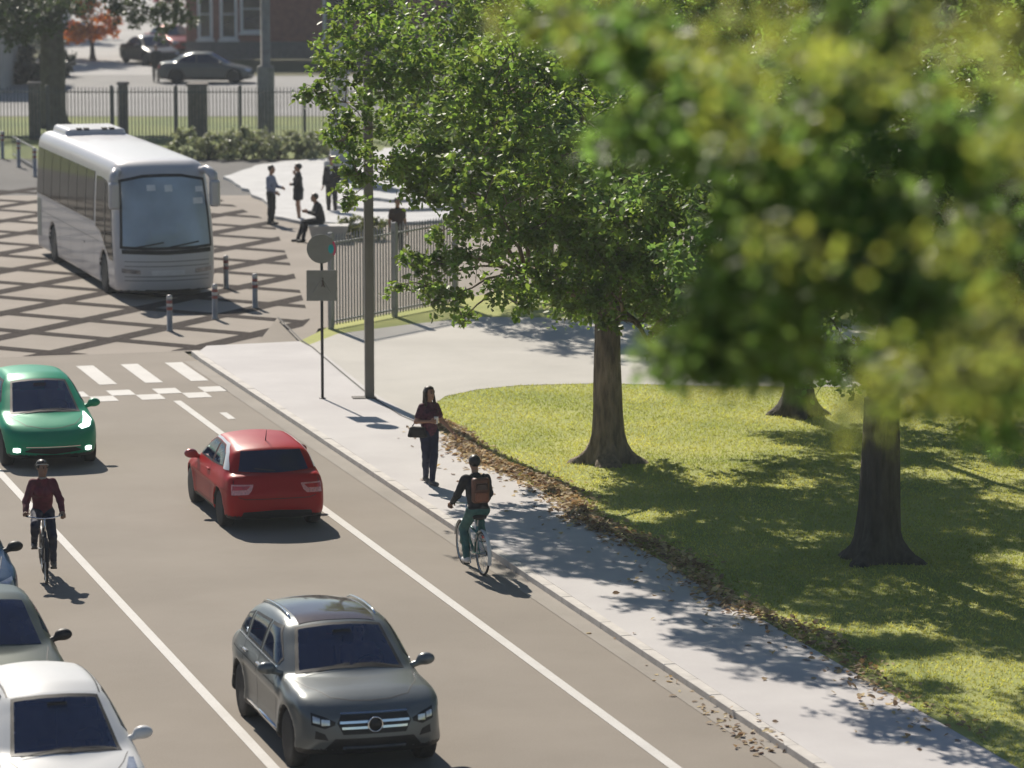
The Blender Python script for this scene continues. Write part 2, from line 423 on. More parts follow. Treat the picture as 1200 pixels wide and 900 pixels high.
def make_car(name, label, loc, rz, sp, paintm, group=None, h=0.03, simple=False):
    L, W, wb, r = sp['L'], sp['W'], sp['wb'], sp['r']; hw = W / 2; zb = sp.get('zb', 0.22)
    low = curve(sp['low']); gp = sorted(sp['gh']); gh = curve([(gp[0][0] - 0.2, 0.2)] + gp + [(gp[-1][0] + 0.25, 0.2)]); sec = curve(sp['sec']); belt = sp['belt']
    fprof, rprof = curve(sp['fprof']), curve(sp['rprof']); tum = sp.get('tumble', 0.36); xm = sp.get('xm', -0.3)
    bow = sp.get('bow', 0.16); ax = [wb/2 + sp.get('ashift', 0.0), -wb/2 + sp.get('ashift', 0.0)]; ra = r + 0.055
    x0f, x0r = L/2 - 1.0, L/2 - 0.9
    def slope(c, x): return (c(x + 0.02) - c(x - 0.02)) / 0.04
    def f(x, y, z):
        ay = np.abs(y); q = ay / hw
        zt = low(x) - sp.get('crown', 0.07) * q**3
        ft = (z - zt) / np.sqrt(1 + slope(low, x)**2)
        tp = 1 - sp.get('tf', 0.13) * np.clip((x - x0f) / 1.0, 0, 1)**2 - sp.get('tr', 0.10) * np.clip((-x - x0r) / 0.9, 0, 1)**2
        dd = np.minimum(np.hypot(x - ax[0], z - r), np.hypot(x - ax[1], z - r))
        flare = sp.get('flare', 0.02) * np.exp(-((dd - ra) / 0.12)**2)
        fs = ay - (hw * tp + sec(z) + flare)
        ff = x - (L/2 - fprof(z) - sp.get('cf', 0.26) * q**2.6)
        fr = -x - (L/2 - rprof(z) - sp.get('cr', 0.16) * q**3)
        a = smax(fs, ft, sp.get('ks', 0.12)); a = smax(a, ff, 0.16); a = smax(a, fr, 0.14); a = smax(a, zb - z, 0.06)
        sg = np.tanh((x - xm) / 0.35); xx = x + sg * bow * (ay / 0.7)**2
        zg = gh(xx) - sp.get('rcrown', 0.05) * (ay / 0.6)**2
        gt = (z - zg) / np.sqrt(1 + slope(gh, xx)**2)
        ghw = hw - sp.get('shoulder', 0.05) - 0.06 * np.clip((-x - x0r + 0.3) / 1.0, 0, 1)**2
        gs = (ay - (ghw - tum * (z - belt) - 0.18 * np.clip(z - belt, 0, 2)**2)) * 0.93
        g = smax(gt, gs, 0.13); g = smax(g, (belt - 0.25) - z, 0.05)
        b = smin(a, g, 0.05)
        arch = np.maximum(dd - ra, (hw - 0.33) - ay)
        return smax(b, -arch, 0.015)
    V, Q = nets(f, (-L/2 - 0.08, -hw - 0.1, zb - 0.08), (L/2 + 0.08, hw + 0.1, sp['H'] + 0.1), h)
    S = Surf(V, Q)
    C = V[Q].mean(1); x, y, z = C.T
    dd = np.minimum(np.hypot(x - ax[0], z - r), np.hypot(x - ax[1], z - r))
    mi = np.zeros(len(Q), int); mi[(dd < ra + 0.004)] = 1; mi[z < zb + sp.get('clad', 0.07)] = 1
    hole = np.zeros(len(Q), bool)
    for d in sp['patches']:
        if d.get('hole'):
            P = list(d['bot']) + list(reversed(d['top'])); P = np.array(P, float); c0 = P.mean(0); P2 = c0 + (P - c0) * 0.93
            if d['axis'] == 'side':
                hole |= inside(P2, x, z) & (np.abs(y) > 0.45) & (z > belt - 0.05)
            elif d['axis'] == 'top': hole |= inside(P2, x, y) & (z > belt - 0.05)
            elif d['axis'] == 'rear': hole |= inside(P2, y, z) & (x < xm - 0.5)
    Qk = Q[~hole]; mk = mi[~hole]
    t = thing(name, label, 'car', loc, rz, group)
    link('body', mesh('body', V, Qk, [paintm, BLACK], True, mk), t)
    body = t
    def kids(d, par):
        mats = d['mat']
        kw = {k: d[k] for k in ('off', 'nu', 'nv', 'rim', 'skirt') if k in d}
        sides = (('left', 'right') if d['axis'] == 'side' else (d['axis'],))
        out = []
        for sd_ in sides:
            if d.get('mirror'):
                for sg in (1, -1):
                    out.append(S.patch(d['name'], sd_, [(sg*a, b) for a, b in d['bot']], [(sg*a, b) for a, b in d['top']], mats, par, **kw))
            else: out.append(S.patch(d['name'], sd_, d['bot'], d['top'], mats, par, **kw))
        return out
    for d in sp['patches']: kids(d, body)
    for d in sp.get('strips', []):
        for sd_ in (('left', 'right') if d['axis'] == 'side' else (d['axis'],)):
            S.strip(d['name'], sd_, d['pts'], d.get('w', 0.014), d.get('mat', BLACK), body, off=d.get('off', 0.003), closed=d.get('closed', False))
    for xa in ax:
        for sg in (1, -1): add_wheel(t, xa, sg * (hw - 0.125), r, 0.215, sp.get('wheel', 'five'))
    m = MB(); m.box(-L/2+0.5, L/2-0.5, -hw+0.36, hw-0.36, zb-0.06, zb+0.08); m.build('underbody', BLACK, t)
    # door mirrors
    mx, mz = sp['mirror']
    for sg in (1, -1):
        def fm(X, Y, Z):
            e = np.sqrt(((X - mx) / 0.085)**2 + ((Y - sg*(hw + 0.10)) / 0.118)**2 + ((Z - mz) / 0.08)**2)
            e = (e - 1) * 0.085
            a = np.array((mx + 0.01, sg*(hw - 0.08), mz - 0.07)); bb = np.array((mx, sg*(hw + 0.08), mz - 0.02)); d = bb - a
            tt = np.clip(((X-a[0])*d[0] + (Y-a[1])*d[1] + (Z-a[2])*d[2]) / (d@d), 0, 1)
            cdd = np.sqrt((X-a[0]-d[0]*tt)**2 + (Y-a[1]-d[1]*tt)**2 + (Z-a[2]-d[2]*tt)**2) - 0.04
            return smin(smax(e, mx - 0.055 - X, 0.02), cdd, 0.03)
        y0, y1 = sorted((sg*(hw - 0.14), sg*(hw + 0.28)))
        mv, mq = nets(fm, (mx-0.12, y0, mz-0.14), (mx+0.14, y1, mz+0.12), 0.016)
        o = link('door_mirror', mesh('door_mirror', mv, mq, sp.get('mirror_mat', paintm), True), t)
    # interior
    if sp.get('interior'):
        seat = MB()
        def prof(cx, cy_, w):
            seat.bevbox(cx-0.25, cx+0.27, cy_-w, cy_+w, 0.35, 0.58, 0.05)
            rot = Matrix.Rotation(R(-14), 3, 'Y')
            seat.box(-0.07, 0.07, -w, w, 0, 0.62, rot=rot, org=(cx-0.26, cy_, 0.5))
            seat.box(-0.05, 0.05, -0.13, 0.13, 0.66, 0.84, rot=rot, org=(cx-0.26, cy_, 0.5))
        for sy in (0.37, -0.37): seat = MB(); prof(sp['seatx'], sy, 0.25); seat.build('seat', SEATM, t)
        seat = MB(); seat.box(sp['seatx']-1.15, sp['seatx']-0.75, -0.6, 0.6, 0.3, 0.58)
        seat.box(-0.08, 0.08, -0.6, 0.6, 0, 0.52, rot=Matrix.Rotation(R(-18), 3, 'Y'), org=(sp['seatx']-1.1, 0, 0.5)); seat.build('seat', SEATM, t)
        dsh = MB(); dsh.bevbox(sp['seatx']+0.62, sp['seatx']+0.95, -hw+0.28, hw-0.28, 0.5, belt-0.09, 0.07); dsh.build('dashboard', BLACK, t)
        sw = MB(); c0 = Vector((sp['seatx']+0.47, 0.37, belt-0.08)); u = Vector((0.35, 0, 0.94)); w_ = Vector((0, 1, 0))
        sw.tube([c0 + (u*math.cos(a)+w_*math.sin(a))*0.18 for a in np.linspace(0, 2*math.pi, 20)[:-1]], 0.016, 6, closed=True)
        sw.tube([c0 - w_*0.18, c0 + w_*0.18], 0.014, 6); sw.tube([c0, c0 + Vector((0.22, 0, -0.08))], 0.03, 6); sw.build('steering_wheel', BLACK, t)
        rv = MB(); rv.bevbox(sp['seatx']+0.5, sp['seatx']+0.53, -0.12, 0.12, sp['H']-0.2, sp['H']-0.13, 0.01); rv.build('rear_view_mirror', BLACK, t)
    if sp.get('antenna'):
        a = MB(); a.tube([(sp['antenna'], 0, sp['H']-0.05), (sp['antenna']-0.10, 0, sp['H']+0.17)], [0.012, 0.004], 6)
        a.build('antenna', BLACK, t)
    # wipers
    if not simple and sp.get('wiper'):
        for (a, b) in sp['wiper']:
            S.strip('wiper', sp.get('wiper_axis', 'top'), [a, b], 0.022, RUBBER, t, off=0.016)
    # door handles
    for hx, hz in sp.get('handles', []):
        for sg, ax_ in ((1, 'left'), (-1, 'right')):
            p, n = S.hit(ax_, hx, hz)
            k = MB(); k.bevbox(hx-0.10, hx+0.10, -0.018, 0.018, -0.014, 0.014, 0.006)
            k.build('door_handle', sp.get('handle_mat', paintm), t, loc=(0, p.y + sg*0.018, p.z))
    return t, S

def mir(pts): return [(-a, b) for a, b in pts]
HATCH = dict(L=4.40, W=1.77, H=1.53, wb=2.70, r=0.32, belt=0.98, zb=0.2, ashift=0.05,
    low=[(-2.3, 0.86), (-2.0, 1.0), (-1.2, 1.03), (0.0, 0.99), (0.9, 0.97), (1.25, 0.93), (1.7, 0.84), (2.05, 0.72), (2.3, 0.55)],
    gh=[(-2.3, 0.7), (-2.1, 0.95), (-1.95, 1.16), (-1.75, 1.36), (-1.3, 1.49), (-0.6, 1.545), (0.0, 1.54), (0.35, 1.48), (0.7, 1.31), (1.1, 1.09), (1.4, 0.92), (1.8, 0.7)],
    sec=[(0.15, -0.07), (0.35, -0.015), (0.55, 0.0), (0.72, -0.005), (0.9, -0.03), (1.05, -0.07)],
    fprof=[(0.15, 0.16), (0.35, 0.02), (0.5, 0.0), (0.65, 0.03), (0.8, 0.16), (1.0, 0.4)],
    rprof=[(0.15, 0.14), (0.35, 0.03), (0.55, 0.0), (0.8, 0.04), (1.0, 0.08)], mirror=(0.82, 1.02),
    crown=0.05, tf=0.16, cf=0.32)
def hatch_patches(sp, lamp, glass, glassw):
    return [
     dict(name='windshield', axis='top', bot=[(1.22, -0.66), (1.32, -0.35), (1.36, 0), (1.32, 0.35), (1.22, 0.66)], top=[(0.36, -0.52), (0.41, -0.26), (0.43, 0), (0.41, 0.26), (0.36, 0.52)], mat=glassw, nu=28, nv=16, rim=1, hole=True),
     dict(name='side_window', axis='side', bot=[(-0.28, 1.02), (0.72, 1.02)], top=[(-0.28, 1.43), (0.18, 1.42), (0.72, 1.10)], mat=glass, nu=24, nv=12, rim=1, hole=True),
     dict(name='side_window', axis='side', bot=[(-1.22, 1.05), (-0.36, 1.02)], top=[(-1.30, 1.36), (-0.36, 1.43)], mat=glass, nu=24, nv=12, rim=1, hole=True),
     dict(name='rear_window', axis='rear', bot=[(-0.58, 1.06), (0.58, 1.06)], top=[(-0.48, 1.38), (0, 1.40), (0.48, 1.38)], mat=GLASSD),
     ] + lamp
LEAF_LAMPS = [
     dict(name='headlight', axis='top', mirror=True, bot=[(1.93, 0.50), (1.82, 0.60), (1.55, 0.655), (1.22, 0.70)], top=[(1.98, 0.56), (1.87, 0.72), (1.62, 0.79), (1.22, 0.72)], mat=LIT, off=0.012, nu=16),
     dict(name='fog_light', axis='front', mirror=True, bot=[(0.60, 0.33), (0.66, 0.315), (0.72, 0.33)], top=[(0.60, 0.39), (0.66, 0.405), (0.72, 0.39)], mat=LIT, nu=8, nv=5, off=0.012),
     dict(name='lower_grille', axis='front', bot=[(-0.52, 0.33), (0, 0.28), (0.52, 0.33)], top=[(-0.52, 0.35), (-0.4, 0.40), (0, 0.40), (0.4, 0.40), (0.52, 0.35)], mat=BLACK, nu=18),
     dict(name='grille_trim', axis='front', bot=[(-0.5, 0.415), (0.5, 0.415)], top=[(-0.5, 0.43), (0.5, 0.43)], mat=CHROME, nu=14, nv=3, off=0.01),
     dict(name='tail_light', axis='rear', mirror=True, bot=[(0.60, 0.75), (0.76, 0.75)], top=[(0.58, 1.12), (0.68, 1.12)], mat=TAIL)]
SIDE_SEAMS = [dict(name='door_seam', axis='side', pts=[(0.78, 0.36), (0.80, 0.7), (0.74, 0.98)], w=0.014), dict(name='door_seam', axis='side', pts=[(-0.32, 0.34), (-0.32, 0.98)], w=0.014),
              dict(name='door_seam', axis='side', pts=[(-1.05, 0.62), (-1.25, 0.98)], w=0.014), dict(name='door_seam', axis='side', pts=[(-1.0, 0.32), (0.76, 0.32)], w=0.014)]
HOOD_SEAM = [dict(name='hood_seam', axis='top', pts=[(1.26, -0.72), (1.55, -0.62), (1.86, -0.46), (1.98, -0.2), (2.0, 0), (1.98, 0.2), (1.86, 0.46), (1.55, 0.62), (1.26, 0.72)], w=0.012)]

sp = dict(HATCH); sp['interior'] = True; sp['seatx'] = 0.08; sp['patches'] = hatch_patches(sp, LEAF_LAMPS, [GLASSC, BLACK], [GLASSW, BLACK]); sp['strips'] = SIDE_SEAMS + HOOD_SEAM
sp['wiper'] = [((1.30, -0.55), (1.28, 0.05)), ((1.30, 0.0), (1.2, 0.58))]; sp['handles'] = [(-0.2, 0.9), (-1.05, 0.93)]
make_car('hatchback_car', 'bright green hatchback with its white headlights lit, ahead of the crossing', ST(71.65, 11.02), H_TO, sp, paint('green_paint', (0.006, 0.29, 0.15), 0.1, 0.35), 'cars on the road')

# white car in the left queue
WL = [dict(name='headlight', axis='top', mirror=True, bot=[(1.93, 0.50), (1.80, 0.60), (1.42, 0.70)], top=[(1.98, 0.6), (1.82, 0.75), (1.42, 0.76)], mat=LENS, off=0.008),
      dict(name='lower_grille', axis='front', bot=[(-0.52, 0.30), (0.52, 0.30)], top=[(-0.5, 0.42), (0.5, 0.42)], mat=BLACK), LEAF_LAMPS[-1]]
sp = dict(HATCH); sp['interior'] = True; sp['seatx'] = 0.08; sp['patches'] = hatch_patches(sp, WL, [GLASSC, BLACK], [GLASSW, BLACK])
sp['strips'] = SIDE_SEAMS + HOOD_SEAM + [dict(name='roof_seam', axis='top', pts=[(0.30, 0.555), (-0.4, 0.575), (-1.3, 0.54)], w=0.02), dict(name='roof_seam', axis='top', pts=[(0.30, -0.555), (-0.4, -0.575), (-1.3, -0.54)], w=0.02)]
sp['wiper'] = [((1.31, -0.55), (1.28, 0.05)), ((1.31, 0.0), (1.2, 0.58))]; sp['handles'] = [(-0.2, 0.9), (-1.05, 0.93)]
make_car('hatchback_car', 'white hatchback in the left queue, nearest the bottom left corner', ST(44.95, 7.02), H_TO, sp, paint('white_paint', (0.70, 0.70, 0.69), 0.0, 0.4), 'cars queueing in the left lane')

SEDAN = dict(L=4.55, W=1.80, H=1.46, wb=2.72, r=0.32, belt=0.94, zb=0.2, ashift=0.05,
    low=[(-2.35, 0.82), (-2.1, 0.97), (-1.5, 1.0), (0.0, 0.96), (0.9, 0.94), (1.3, 0.88), (1.8, 0.77), (2.15, 0.66), (2.35, 0.5)],
    gh=[(-2.2, 0.7), (-1.9, 0.9), (-1.5, 1.08), (-1.0, 1.36), (-0.5, 1.46), (0.0, 1.46), (0.3, 1.42), (0.75, 1.2), (1.15, 0.98), (1.4, 0.8)],
    sec=HATCH['sec'], fprof=HATCH['fprof'], rprof=HATCH['rprof'], mirror=(0.78, 0.97), crown=0.05, tf=0.15, cf=0.3)
def sedan_patches(extra=()):
    return [
     dict(name='windshield', axis='top', bot=[(1.05, -0.66), (1.15, -0.35), (1.19, 0), (1.15, 0.35), (1.05, 0.66)], top=[(0.28, -0.52), (0.33, -0.26), (0.35, 0), (0.33, 0.26), (0.28, 0.52)], mat=GLASSD, nu=18, nv=9),
     dict(name='side_window', axis='side', bot=[(-0.32, 0.98), (0.70, 0.98)], top=[(-0.32, 1.35), (0.12, 1.34), (0.70, 1.05)], mat=GLASSD),
     dict(name='side_window', axis='side', bot=[(-1.25, 1.0), (-0.40, 0.98)], top=[(-1.12, 1.15), (-0.85, 1.30), (-0.40, 1.35)], mat=GLASSD),
     dict(name='rear_window', axis='top', bot=[(-1.62, -0.56), (-1.70, 0), (-1.62, 0.56)], top=[(-0.98, -0.48), (-1.0, 0), (-0.98, 0.48)], mat=GLASSD, nu=14, nv=8),
     dict(name='headlight', axis='front', mirror=True, bot=[(0.52, 0.56), (0.80, 0.58)], top=[(0.50, 0.66), (0.78, 0.72)], mat=LENS),
     dict(name='grille', axis='front', bot=[(-0.42, 0.42), (0.42, 0.42)], top=[(-0.46, 0.62), (0.46, 0.62)], mat=BLACK, nu=14),
     dict(name='tail_light', axis='rear', mirror=True, bot=[(0.45, 0.70), (0.80, 0.70)], top=[(0.45, 0.84), (0.78, 0.86)], mat=TAIL)] + list(extra)
sp = dict(SEDAN); sp['patches'] = sedan_patches(); sp['strips'] = [dict(name='door_seam', axis='side', pts=d['pts'], w=0.014) for d in SIDE_SEAMS] + [dict(name='hood_seam', axis='top', pts=[(1.12, -0.74), (1.7, -0.62), (2.05, -0.4), (2.08, 0), (2.05, 0.4), (1.7, 0.62), (1.12, 0.74)], w=0.012)]
sp['mirror_mat'] = BLACK; sp['handles'] = [(-0.22, 0.86), (-1.05, 0.88)]
make_car('sedan_car', 'olive grey sedan in the left queue, just behind the white hatchback', ST(51.0, 7.05), H_TO, sp, paint('olive_paint', (0.13, 0.145, 0.12), 0.4, 0.3), 'cars queueing in the left lane')
make_car('sedan_car', 'dark blue car at the left edge beside the cyclist in maroon', ST(57.6, 7.4), H_TO, sp, paint('blue_paint', (0.03, 0.07, 0.13), 0.4, 0.25), 'cars queueing in the left lane')

# red three-door hatchback seen from behind
REDC = dict(L=3.95, W=1.74, H=1.43, wb=2.47, r=0.315, belt=0.93, zb=0.2, ashift=0.02,
    low=[(-2.02, 0.80), (-1.8, 0.96), (-1.2, 0.98), (0.0, 0.95), (0.8, 0.93), (1.2, 0.88), (1.6, 0.78), (1.85, 0.68), (2.02, 0.5)],
    gh=[(-2.0, 0.62), (-1.86, 0.85), (-1.74, 1.0), (-1.56, 1.22), (-1.40, 1.345), (-1.05, 1.40), (-0.4, 1.435), (0.05, 1.43), (0.35, 1.36), (0.75, 1.15), (1.1, 0.96), (1.35, 0.8)],
    sec=[(0.15, -0.06), (0.35, -0.01), (0.5, 0.0), (0.62, 0.0), (0.72, -0.012), (0.86, -0.03), (1.0, -0.06)],
    fprof=HATCH['fprof'], rprof=[(0.15, 0.16), (0.3, 0.03), (0.45, 0.0), (0.62, 0.0), (0.70, 0.03), (0.9, 0.08), (1.0, 0.1)], mirror=(0.62, 0.97),
    crown=0.05, tf=0.14, tr=0.08, cf=0.28, cr=0.15, interior=True, seatx=-0.05, antenna=-1.0, tumble=0.38)
WHITETRIM = M('white_roof_arch', (0.74, 0.74, 0.73), 0.3, var=0.03, coat=1)
REDL = M('roof_red', (0.62, 0.05, 0.04), 0.4, 0.1, var=0.05, coat=0.6)
REDC['patches'] = [
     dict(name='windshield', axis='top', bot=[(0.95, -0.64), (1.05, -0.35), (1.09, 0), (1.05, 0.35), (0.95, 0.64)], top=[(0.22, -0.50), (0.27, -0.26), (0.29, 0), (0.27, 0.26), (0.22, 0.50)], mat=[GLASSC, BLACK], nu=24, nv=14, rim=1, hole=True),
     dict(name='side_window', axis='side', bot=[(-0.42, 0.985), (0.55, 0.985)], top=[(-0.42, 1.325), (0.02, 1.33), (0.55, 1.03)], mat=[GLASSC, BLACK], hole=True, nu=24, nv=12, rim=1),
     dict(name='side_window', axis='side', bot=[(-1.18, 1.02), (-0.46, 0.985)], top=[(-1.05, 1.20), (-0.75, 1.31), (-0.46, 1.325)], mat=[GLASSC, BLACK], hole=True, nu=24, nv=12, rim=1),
     dict(name='roof_arch', axis='side', bot=[(-1.48, 0.99), (-1.42, 1.07), (-1.20, 1.245), (-0.88, 1.345), (-0.3, 1.368), (0.08, 1.362), (0.35, 1.24)], top=[(-1.25, 0.99), (-1.20, 1.06), (-1.06, 1.21), (-0.78, 1.318), (-0.3, 1.340), (0.06, 1.336), (0.33, 1.21)], mat=WHITETRIM, nu=30, nv=4, off=0.006),
     dict(name='rear_window', axis='rear', bot=[(-0.60, 0.985), (0, 0.97), (0.60, 0.985)], top=[(-0.51, 1.29), (0, 1.31), (0.51, 1.29)], mat=GLASSD, nu=20, nv=9),
     dict(name='tail_light', axis='rear', mirror=True, bot=[(0.44, 0.70), (0.50, 0.64), (0.77, 0.63)], top=[(0.44, 0.71), (0.40, 0.80), (0.76, 0.80)], mat=TAILC, off=0.01),
     dict(name='tail_lens', axis='rear', mirror=True, bot=[(0.52, 0.715), (0.75, 0.705)], top=[(0.46, 0.775), (0.74, 0.775)], mat=TAIL, off=0.018, nu=8, nv=4),
     dict(name='plate_recess', axis='rear', bot=[(-0.30, 0.62), (0.30, 0.62)], top=[(-0.34, 0.76), (0.34, 0.76)], mat=paint('red_paint', (0.40, 0.006, 0.009), 0.0, 0.4), off=0.004, nu=10),
     dict(name='rear_diffuser', axis='rear', bot=[(-0.62, 0.24), (0.62, 0.24)], top=[(-0.58, 0.34), (0, 0.37), (0.58, 0.34)], mat=BLACK, nu=14),
     dict(name='headlight', axis='front', mirror=True, bot=[(0.48, 0.58), (0.74, 0.60)], top=[(0.46, 0.68), (0.72, 0.72)], mat=LENS)]
REDC['strips'] = [dict(name='door_seam', axis='side', pts=[(0.66, 0.36), (0.68, 0.7), (0.6, 0.95)]), dict(name='door_seam', axis='side', pts=[(-0.48, 0.34), (-0.56, 0.6), (-0.46, 0.95)]),
     dict(name='door_seam', axis='side', pts=[(-0.48, 0.32), (0.64, 0.32)]), dict(name='tailgate_seam', axis='rear', pts=[(-0.72, 0.95), (-0.74, 0.62), (-0.55, 0.56), (0.55, 0.56), (0.74, 0.62), (0.72, 0.95)], w=0.013),
     dict(name='rear_wiper', axis='rear', pts=[(0.0, 0.99), (0.34, 1.03)], w=0.02, off=0.016)]
REDC['handles'] = [(-0.36, 0.86)]; REDC['mirror_mat'] = M('red_mirror', (0.35, 0.03, 0.025), 0.3, 0.2, coat=1)
make_car('hatchback_car', 'red three-door hatchback with white roof arches, seen from behind', ST(64.1, 13.62), H_AWAY, REDC, paint('red_paint', (0.40, 0.006, 0.009), 0.0, 0.4), 'cars on the road')

# grey SUV with panoramic roof
SUV = dict(L=4.66, W=1.89, H=1.64, wb=2.85, r=0.365, belt=1.06, zb=0.26, ashift=0.06, clad=0.10, ks=0.13, flare=0.03,
    low=[(-2.4, 0.9), (-2.1, 1.08), (-1.4, 1.12), (0.0, 1.08), (0.85, 1.07), (1.2, 1.06), (1.7, 1.035), (2.0, 0.985), (2.15, 0.94), (2.27, 0.86), (2.4, 0.6)],
    gh=[(-2.4, 0.7), (-2.22, 0.95), (-2.1, 1.12), (-1.88, 1.38), (-1.65, 1.53), (-1.2, 1.60), (-0.5, 1.64), (0.0, 1.635), (0.3, 1.59), (0.7, 1.38), (1.1, 1.14), (1.4, 0.95)],
    sec=[(0.2, -0.05), (0.36, 0.0), (0.52, -0.012), (0.68, -0.01), (0.86, 0.0), (0.98, -0.025), (1.1, -0.06)],
    fprof=[(0.2, 0.22), (0.36, 0.05), (0.5, 0.0), (0.72, 0.015), (0.84, 0.07), (0.94, 0.17), (1.05, 0.4)], rprof=HATCH['rprof'], mirror=(0.80, 1.12), crown=0.06, tf=0.11, cf=0.24, tumble=0.30,
    interior=True, seatx=0.02, wheel='dark', wiper=[((1.08, -0.6), (1.06, -0.02)), ((1.08, 0.02), (1.0, 0.6))])
PANO = M('roof_glass', (0.075, 0.05, 0.038), 0.12, var=0.15, scale=2, coat=0.6)
DCHROME = M('satin_chrome', (0.55, 0.56, 0.58), 0.25, 1.0, var=0.05)
SUV['patches'] = [
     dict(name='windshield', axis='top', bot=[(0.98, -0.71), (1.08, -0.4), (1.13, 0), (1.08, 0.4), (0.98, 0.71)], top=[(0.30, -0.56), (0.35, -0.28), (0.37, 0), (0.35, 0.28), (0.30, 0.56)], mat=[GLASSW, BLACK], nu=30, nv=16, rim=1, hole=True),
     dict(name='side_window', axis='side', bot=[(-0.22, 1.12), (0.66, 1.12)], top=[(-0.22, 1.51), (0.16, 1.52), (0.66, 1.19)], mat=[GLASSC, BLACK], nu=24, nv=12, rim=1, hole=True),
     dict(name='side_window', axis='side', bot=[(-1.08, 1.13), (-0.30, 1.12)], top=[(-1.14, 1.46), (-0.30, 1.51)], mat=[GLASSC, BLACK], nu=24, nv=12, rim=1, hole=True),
     dict(name='side_window', axis='side', bot=[(-1.62, 1.17), (-1.18, 1.135)], top=[(-1.58, 1.36), (-1.22, 1.45)], mat=[GLASSC, BLACK], nu=16, nv=10, rim=1, hole=True),
     dict(name='rear_window', axis='rear', bot=[(-0.58, 1.16), (0.58, 1.16)], top=[(-0.50, 1.44), (0.50, 1.44)], mat=GLASSD),
     dict(name='panoramic_roof', axis='top', bot=[(0.26, -0.50), (0.30, 0), (0.26, 0.50)], top=[(-1.30, -0.50), (-1.33, 0), (-1.30, 0.50)], mat=PANO, nu=16, nv=14, off=0.006),
     dict(name='headlight', axis='front', mirror=True, bot=[(0.50, 0.670), (0.62, 0.625), (0.775, 0.670)], top=[(0.49, 0.710), (0.62, 0.770), (0.775, 0.815)], mat=BLACK, off=0.006, nu=14),
     dict(name='headlight_lens', axis='front', mirror=True, bot=[(0.56, 0.670), (0.66, 0.665)], top=[(0.56, 0.735), (0.66, 0.740)], mat=LENS, off=0.014, nu=8, nv=5),
     dict(name='headlight_lens', axis='front', mirror=True, bot=[(0.675, 0.685), (0.755, 0.700)], top=[(0.675, 0.755), (0.755, 0.775)], mat=LENS, off=0.014, nu=8, nv=5),
     dict(name='grille', axis='front', bot=[(-0.40, 0.550), (0.40, 0.550)], top=[(-0.47, 0.690), (-0.42, 0.790), (0.42, 0.790), (0.47, 0.690)], mat=BLACK, nu=20, off=0.006),
     dict(name='grille_bar', axis='front', bot=[(-0.44, 0.685), (0.44, 0.685)], top=[(-0.44, 0.715), (0.44, 0.715)], mat=CHROME, nu=20, nv=3, off=0.022),
     dict(name='grille_bar', axis='front', bot=[(-0.41, 0.615), (0.41, 0.615)], top=[(-0.42, 0.645), (0.42, 0.645)], mat=CHROME, nu=20, nv=3, off=0.022),
     dict(name='grille_surround', axis='front', bot=[(-0.43, 0.795), (0.43, 0.795)], top=[(-0.42, 0.815), (0.42, 0.815)], mat=DCHROME, nu=20, nv=3, off=0.012),
     dict(name='lower_intake', axis='front', bot=[(-0.62, 0.36), (0.62, 0.36)], top=[(-0.50, 0.50), (0.50, 0.50)], mat=BLACK, nu=20),
     dict(name='side_intake', axis='front', mirror=True, bot=[(0.58, 0.48), (0.74, 0.50)], top=[(0.62, 0.56), (0.73, 0.60)], mat=BLACK, nu=10),
     dict(name='skid_trim', axis='front', bot=[(-0.40, 0.375), (0.40, 0.375)], top=[(-0.40, 0.405), (0.40, 0.405)], mat=CHROME, nu=14, nv=3, off=0.018),
     dict(name='window_trim', axis='side', bot=[(-1.64, 1.105), (0.66, 1.085)], top=[(-1.64, 1.12), (0.66, 1.10)], mat=DCHROME, nu=24, nv=3, off=0.009),
     dict(name='tail_light', axis='rear', mirror=True, bot=[(0.45, 0.86), (0.84, 0.86)], top=[(0.47, 1.0), (0.80, 1.02)], mat=TAIL)]
SUV['strips'] = [dict(name='door_seam', axis='side', pts=[(0.84, 0.45), (0.86, 0.8), (0.74, 1.08)]), dict(name='door_seam', axis='side', pts=[(-0.26, 0.42), (-0.26, 1.1)]),
     dict(name='door_seam', axis='side', pts=[(-1.0, 0.70), (-1.14, 1.1)]), dict(name='crease_shade_line', axis='side', pts=[(-1.75, 0.92), (0.80, 0.90)], w=0.010),  # black crease strip is the shade of the body fold, painted on
     dict(name='hood_seam', axis='top', pts=[(1.05, -0.80), (1.6, -0.70), (2.0, -0.50), (2.1, -0.25), (2.12, 0), (2.1, 0.25), (2.0, 0.50), (1.6, 0.70), (1.05, 0.80)], w=0.012)]
SUV['handles'] = [(-0.14, 0.97), (-0.98, 0.99)]; SUV['handle_mat'] = DCHROME
suv_loc = ST(47.55, 11.12)
suv, suvS = make_car('suv_car', 'grey green SUV with dark glass roof and chrome grille', suv_loc, H_TO, SUV, paint('suv_paint', (0.175, 0.19, 0.19), 0.4, 0.28), 'cars on the road', h=0.026)
k = MB(); cx_, n_ = suvS.hit('front', 0, 0.67)
k.lathe([(0.10, 0.0), (0.10, 0.03), (0.085, 0.036), (0.085, 0.02)], 24, 'x', org=(cx_.x + 0.012, 0, 0.67)); em = k.build('emblem_ring', CHROME, suv, True)
k = MB(); k.lathe([(0.0855, 0.0), (0.0855, 0.026), (0.001, 0.032)], 24, 'x', org=(cx_.x + 0.012, 0, 0.67)); k.build('emblem_disc', BLACK, suv, True)
